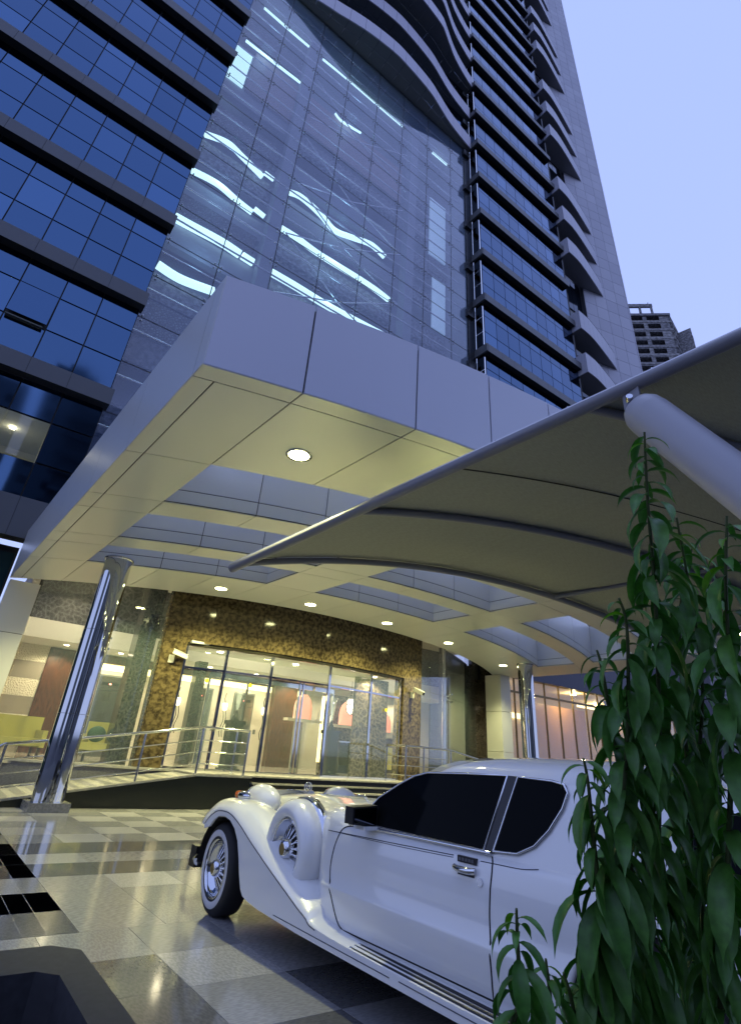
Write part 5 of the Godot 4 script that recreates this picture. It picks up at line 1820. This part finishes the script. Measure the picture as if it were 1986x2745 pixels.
		for q in rib:
			var rm := MB.new()
			rm.tube([Vector3(XC + s * q[0], q[1], -3.36), Vector3(XC + s * q[0], q[1] - 0.004, -1.96)], 0.008, 8)
			part(c, "step_rib", rm.done(), black)
			var tip := MB.new()
			tip.ellipsoid(Vector3(XC + s * q[0], q[1], -3.365), Vector3(0.01, 0.01, 0.014), 8, 6)
			part(c, "rib_end", tip.done(), chrome)
	# door seams, stripes and fittings of the near side
	var seam := mat("door_gap", lin(0.006, 0.006, 0.008), 0.8)
	strip_on(c, "door_seam", seam, [Vector2(-3.52, 0.885), Vector2(-3.66, 0.868), Vector2(-3.73, 0.82), Vector2(-3.785, 0.68), Vector2(-3.785, 0.53), Vector2(-3.69, 0.36), Vector2(-3.62, 0.312)], 0.0045)
	strip_on(c, "door_seam", seam, [Vector2(-3.62, 0.312), Vector2(-3.0, 0.315), Vector2(-2.35, 0.318)], 0.0045)
	strip_on(c, "door_seam", seam, [Vector2(-2.345, 0.885), Vector2(-2.335, 0.84), Vector2(-2.345, 0.72), Vector2(-2.35, 0.60), Vector2(-2.35, 0.318)], 0.0045)
	strip_on(c, "pinstripe", navy, [Vector2(-3.88, 0.822), Vector2(-3.2, 0.838), Vector2(-2.62, 0.853)], 0.0025, 0.0005)
	strip_on(c, "pinstripe", navy, [Vector2(-3.88, 0.822), Vector2(-3.2, 0.828), Vector2(-2.62, 0.843)], 0.0018, 0.0005)
	strip_on(c, "pinstripe", navy, [Vector2(-2.42, 0.855), Vector2(-2.3, 0.858), Vector2(-2.15, 0.862), Vector2(-2.05, 0.876)], 0.0022, 0.0005)
	for q in [[-4.3, -2.98], [-2.9, -1.98]]:
		var pm := MB.new()
		pm.tube([Vector3(XC - 0.931, 0.262, q[0]), Vector3(XC - 0.931, 0.257, q[1])], 0.0025, 6)
		part(c, "pinstripe", pm.done(), navy)
	box_between(c, "keypad", black, Vector3(body_x(0.84) - 0.012, 0.832, -2.575), Vector3(body_x(0.84) + 0.02, 0.862, -2.44))
	for k in 5:
		box_between(c, "keypad_button", mat("keypad_grey", lin(0.10, 0.10, 0.11), 0.5), Vector3(body_x(0.84) - 0.015, 0.840, -2.562 + k * 0.023), Vector3(body_x(0.84) - 0.012, 0.854, -2.546 + k * 0.023))
	var hd := MB.new()
	hd.tube([Vector3(body_x(0.80) - 0.012, 0.806, -2.59), Vector3(body_x(0.80) - 0.028, 0.803, -2.55), Vector3(body_x(0.80) - 0.028, 0.803, -2.48), Vector3(body_x(0.80) - 0.012, 0.806, -2.44)], 0.016, 10)
	part(c, "door_handle", hd.done(), chrome)
	box_between(c, "handle_recess", black, Vector3(body_x(0.79) - 0.004, 0.775, -2.575), Vector3(body_x(0.79) + 0.02, 0.798, -2.455))
	var lk := MB.new()
	lk.lathe([Vector2(0.018, 0.0), Vector2(0.018, -0.008), Vector2(0.0, -0.008)], Vector3(body_x(0.765), 0.765, -2.41), Vector3(1, 0, 0), 12)
	part(c, "door_lock", lk.done(), chrome)
	for s in [-1.0, 1.0]:
		var mr := sub(c, "door_mirror")
		var m := MB.new()
		m.slab([Vector3(XC + s * 0.80, 0.905, -3.32), Vector3(XC + s * 0.985, 0.915, -3.34), Vector3(XC + s * 0.985, 1.01, -3.34), Vector3(XC + s * 0.80, 1.025, -3.32)], Vector3(0, 0, -0.09))
		part(mr, "housing", m.done(), black)
		var g := MB.new()
		g.slab([Vector3(XC + s * 0.812, 0.915, -3.318), Vector3(XC + s * 0.974, 0.925, -3.336), Vector3(XC + s * 0.974, 1.0, -3.336), Vector3(XC + s * 0.812, 1.013, -3.318)], Vector3(0, 0, 0.004))
		part(mr, "mirror_glass", g.done(), mat("mirror_dark", lin(0.12, 0.12, 0.14), 0.05, 1.0))
		box_between(mr, "foot", white, Vector3(XC + s * 0.78, 0.885, -3.44), Vector3(XC + s * 0.90, 0.907, -3.32))
	# bumper and emblem
	var bp := MB.new()
	bp.tube([Vector3(XC - 0.86, 0.34, -5.95), Vector3(XC - 0.80, 0.34, -6.2), Vector3(XC - 0.4, 0.34, -6.33), Vector3(XC + 0.4, 0.34, -6.33), Vector3(XC + 0.80, 0.34, -6.2), Vector3(XC + 0.86, 0.34, -5.95)], 0.045, 10)
	part(c, "front_bumper", bp.done(), chrome)
	for s in [-1.0, 1.0]:
		box_between(c, "overrider", black, Vector3(XC + s * 0.80 - 0.04, 0.26, -6.22), Vector3(XC + s * 0.80 + 0.04, 0.43, -6.08))
	var em := MB.new()
	var ep := []
	for i in 17:
		var a := TAU * i / 16.0
		ep.append(Vector3(XC + cos(a) * 0.042, 0.995 + sin(a) * 0.042, -5.5))
	em.tube(ep, 0.006, 6, false)
	var ei := []
	for i in 13:
		var a := TAU * i / 12.0
		ei.append(Vector3(XC + cos(a) * 0.018, 0.995 + sin(a) * 0.018, -5.5))
	em.tube(ei, 0.007, 6, false)
	em.tube([Vector3(XC, 0.93, -5.5), Vector3(XC, 0.955, -5.5)], 0.007, 6)
	part(c, "bonnet_emblem", em.done(), chrome)
	# underside and rear bumper
	box_between(c, "underbody", mat("liner_black", lin(0.008, 0.008, 0.008), 0.9), Vector3(XC - 0.68, 0.17, -5.6), Vector3(XC + 0.68, 0.26, -0.4))
	var rb := MB.new()
	rb.tube([Vector3(XC - 0.80, 0.38, -0.34), Vector3(XC - 0.6, 0.38, -0.2), Vector3(XC + 0.6, 0.38, -0.2), Vector3(XC + 0.80, 0.38, -0.34)], 0.05, 10)
	part(c, "rear_bumper", rb.done(), chrome)

# ---------- planters and the drooping shrub ----------
func planter(label: String, lo: Vector2, hi: Vector2, h: float, chamfer: float, rim: Vector2) -> void:
	var t := thing("stone_planter", label, "planter", Vector3((lo.x + hi.x) * 0.5, 0, (lo.y + hi.y) * 0.5), "stone planters beside the drive")
	var stone := mat("planter_stone", lin(0.032, 0.033, 0.040), 0.6)
	textured(stone, noise_tex("granite8", 0.018, 0, 0.3, 1.0, 6, 8), Vector3(1.6, 1.6, 1.6))
	var f := func(a: Vector2, b: Vector2, c: float) -> Array:
		return [Vector2(a.x, b.y), Vector2(a.x, a.y + c), Vector2(a.x + c, a.y), Vector2(b.x - c, a.y), Vector2(b.x, a.y + c), Vector2(b.x, b.y)]
	var o: Array = f.call(lo, hi, chamfer)
	var i: Array = f.call(lo + rim, hi - rim, chamfer * 0.7)
	var w := MB.new()
	var r := MB.new()
	for k in 6:
		var j := (k + 1) % 6
		var a := Vector3(o[k].x, 0.008, o[k].y)
		var b := Vector3(o[j].x, 0.008, o[j].y)
		var a2 := Vector3(i[k].x, 0.0, i[k].y)
		var b2 := Vector3(i[j].x, 0.0, i[j].y)
		var up := Vector3(0, h, 0)
		w.quad(a, b, b + up * 0.97, a + up * 0.97)
		w.quad(a2 + up * 0.35, b2 + up * 0.35, b2 + up, a2 + up)
		# rim with a small bevel
		var ib := (a2 - a).normalized() * 0.015
		r.quad(a + up * 0.97, b + up * 0.97, b + up + (b2 - b).normalized() * 0.015, a + up + ib)
		r.quad(a + up + ib, b + up + (b2 - b).normalized() * 0.015, b2 + up, a2 + up)
	part(t, "walls", w.done(), stone)
	part(t, "rim", r.done(), stone)
	var s := MB.new()
	for k in range(1, 5):
		s.tri(Vector3(i[0].x, h * 0.55, i[0].y), Vector3(i[k].x, h * 0.55, i[k].y), Vector3(i[k + 1].x, h * 0.55, i[k + 1].y))
	part(t, "soil", s.done(), mat("soil", lin(0.012, 0.011, 0.010), 0.95))

func leaf_mesh(length: float, width: float, up: float, down: float, twist: float) -> ArrayMesh:
	var rows := []
	var n := 8
	var p := Vector3.ZERO
	for i in n + 1:
		var t := float(i) / n
		var ang := lerpf(up, down, pow(t, 0.5))
		var d := Vector3(cos(ang), sin(ang), 0)
		if i > 0:
			p += d * length / n
		var w := width * 0.5 * pow(maxf(sin(PI * pow(t, 0.85)), 0.0), 0.8)
		if i == 0:
			w = 0.002
		if t > 0.8:
			w *= (1.0 - t) / 0.2 * 0.75 + 0.1
		var nrm := Vector3(-sin(ang), cos(ang), 0)
		var side := Vector3(0, 0, 1).rotated(d, twist * t)
		var nn := nrm.rotated(d, twist * t)
		rows.append([p + side * w + nn * w * 0.35, p + side * w * 0.5 + nn * w * 0.1, p, p - side * w * 0.5 + nn * w * 0.1, p - side * w + nn * w * 0.35])
	var b := MB.new()
	b.smooth(true)
	b.grid(rows)
	return b.done()

func plants() -> void:
	planter("dark stone planter with a wide rim, bottom left corner", Vector2(-1.3, -3.39), Vector2(0.94, -1.0), 0.45, 0.11, Vector2(0.14, 0.30))
	planter("dark stone planter under the drooping shrub, beside the car", Vector2(1.12, -1.35), Vector2(2.15, 0.4), 0.45, 0.08, Vector2(0.1, 0.1))
	var t := thing("drooping_shrub", "tall shrub with long drooping green leaves, near the camera on the right", "shrub", Vector3(1.6, 0.25, -0.9))
	var bark := mat("shrub_stem", lin(0.07, 0.095, 0.03), 0.6)
	var greens := []
	for q in [[0.07, 0.22, 0.03], [0.095, 0.26, 0.04], [0.12, 0.29, 0.045], [0.22, 0.40, 0.05]]:
		var m := mat("leaf_%d" % greens.size(), lin(q[0], q[1], q[2]), 0.42)
		m.backlight_enabled = true
		m.backlight = Color(q[0] * 3.0, q[1] * 2.4, q[2] * 2.0)
		m.albedo_texture = noise_tex("leaf_mottle", 0.02, 0, 0.7, 1.0, 4, 81, 256)
		m.uv1_triplanar = true
		m.uv1_world_triplanar = true
		m.uv1_scale = Vector3(6, 6, 6)
		greens.append(m)
	var shapes := []
	for q in [[0.15, 0.040, 0.6, -1.60, 0.25], [0.18, 0.045, 0.3, -1.55, -0.3], [0.125, 0.034, 0.9, -1.55, 0.5], [0.20, 0.048, 0.0, -1.62, 0.15], [0.145, 0.042, 0.4, -1.66, -0.6], [0.11, 0.026, 1.0, -1.3, 0.2]]:
		shapes.append(leaf_mesh(q[0], q[1], q[2], q[3], q[4]))
	var stems := [
		[Vector3(1.708, 0.758, -1.022), Vector3(1.602, 1.085, -0.881), Vector3(1.480, 1.415, -0.750), Vector3(1.362, 1.703, -0.644), Vector3(1.269, 1.908, -0.575), Vector3(1.193, 2.060, -0.515)],
		[Vector3(1.715, 0.810, -0.843), Vector3(1.599, 1.150, -0.700), Vector3(1.490, 1.456, -0.577), Vector3(1.392, 1.684, -0.496), Vector3(1.330, 1.85, -0.43)],
		[Vector3(1.577, 0.773, -1.036), Vector3(1.466, 1.005, -0.962), Vector3(1.391, 1.163, -0.911), Vector3(1.335, 1.281, -0.873), Vector3(1.301, 1.333, -0.856)],
		[Vector3(1.297, 0.700, -1.078), Vector3(1.251, 0.866, -1.041), Vector3(1.213, 0.964, -1.011), Vector3(1.186, 1.029, -0.987)],
		[Vector3(1.951, 0.703, -1.094), Vector3(1.837, 1.113, -0.904), Vector3(1.680, 1.478, -0.774), Vector3(1.585, 1.706, -0.692), Vector3(1.539, 1.871, -0.602)],
		[Vector3(1.744, 0.736, -1.080), Vector3(1.591, 1.116, -0.939), Vector3(1.438, 1.412, -0.852), Vector3(1.360, 1.545, -0.813), Vector3(1.335, 1.585, -0.805)],
		[Vector3(1.406, 0.704, -1.081), Vector3(1.363, 0.839, -1.049), Vector3(1.333, 0.919, -1.031)],
		[Vector3(1.548, 0.771, -1.058), Vector3(1.449, 1.127, -0.894), Vector3(1.379, 1.366, -0.785), Vector3(1.289, 1.604, -0.692), Vector3(1.240, 1.678, -0.672)],
		[Vector3(1.883, 0.748, -0.974), Vector3(1.770, 1.042, -0.859), Vector3(1.664, 1.298, -0.766), Vector3(1.574, 1.555, -0.660), Vector3(1.38, 1.90, -0.56)],
		[Vector3(1.513, 0.668, -1.086), Vector3(1.469, 0.812, -1.067), Vector3(1.437, 0.876, -1.062)]]
	var r2 := RandomNumberGenerator.new()
	r2.seed = 23
	var count := 0
	var extra := MB.new()
	var extra_n := 0
	for si in stems.size():
		var pts: Array = [Vector3(1.62 + 0.03 * (si % 4), 0.25, -0.92 - 0.02 * (si % 3))] + stems[si]
		var path := spline(pts, 6)
		var rad := []
		for i in path.size():
			rad.append(lerpf(0.009, 0.0025, float(i) / path.size()))
		var b := MB.new()
		b.tube(path, rad, 7)
		part(t, "stem", b.done(), bark)
		var total := 0.0
		for i in path.size() - 1:
			total += path[i].distance_to(path[i + 1])
		var along := 0.12
		var turn := r2.randf() * TAU
		while along < total - 0.01:
			var d := along
			var i := 0
			while i < path.size() - 2 and d > path[i].distance_to(path[i + 1]):
				d -= path[i].distance_to(path[i + 1])
				i += 1
			var at: Vector3 = path[i].lerp(path[i + 1], clampf(d / path[i].distance_to(path[i + 1]), 0.0, 1.0))
			var tip := along / total
			turn += 2.4 + r2.randf_range(-0.4, 0.4)
			var sh: int = r2.randi() % 5
			var sc := r2.randf_range(0.75, 1.15)
			var g: int = r2.randi() % 3
			if tip > 0.93:
				sh = 5
				sc = r2.randf_range(0.55, 0.9)
				g = 3 if r2.randf() < 0.6 else 2
			elif tip > 0.8:
				sc *= 0.8
			if at.y > 0.62 and (count % 3 != 0 or count >= 870):
				var xf := Transform3D(Basis.from_euler(Vector3(r2.randf_range(-0.25, 0.25), turn, r2.randf_range(-0.3, 0.3))) * Basis.from_scale(Vector3.ONE * sc), at)
				extra.st.append_from(shapes[sh], 0, xf)
				extra_n += 1
				count += 1
			elif at.y > 0.62:
				var o := MeshInstance3D.new()
				o.name = "leaf"
				o.mesh = shapes[sh]
				o.material_override = greens[g]
				o.transform = Transform3D(Basis.from_euler(Vector3(r2.randf_range(-0.25, 0.25), turn, r2.randf_range(-0.3, 0.3))) * Basis.from_scale(Vector3.ONE * sc), at - t.position)
				t.add_child(o, true)
				count += 1
			along += r2.randf_range(0.010, 0.018) if tip < 0.9 else 0.010
	if extra_n > 0:
		var e := part(t, "foliage", extra.st.commit(), greens[1])
		e.set_meta("kind", "stuff")
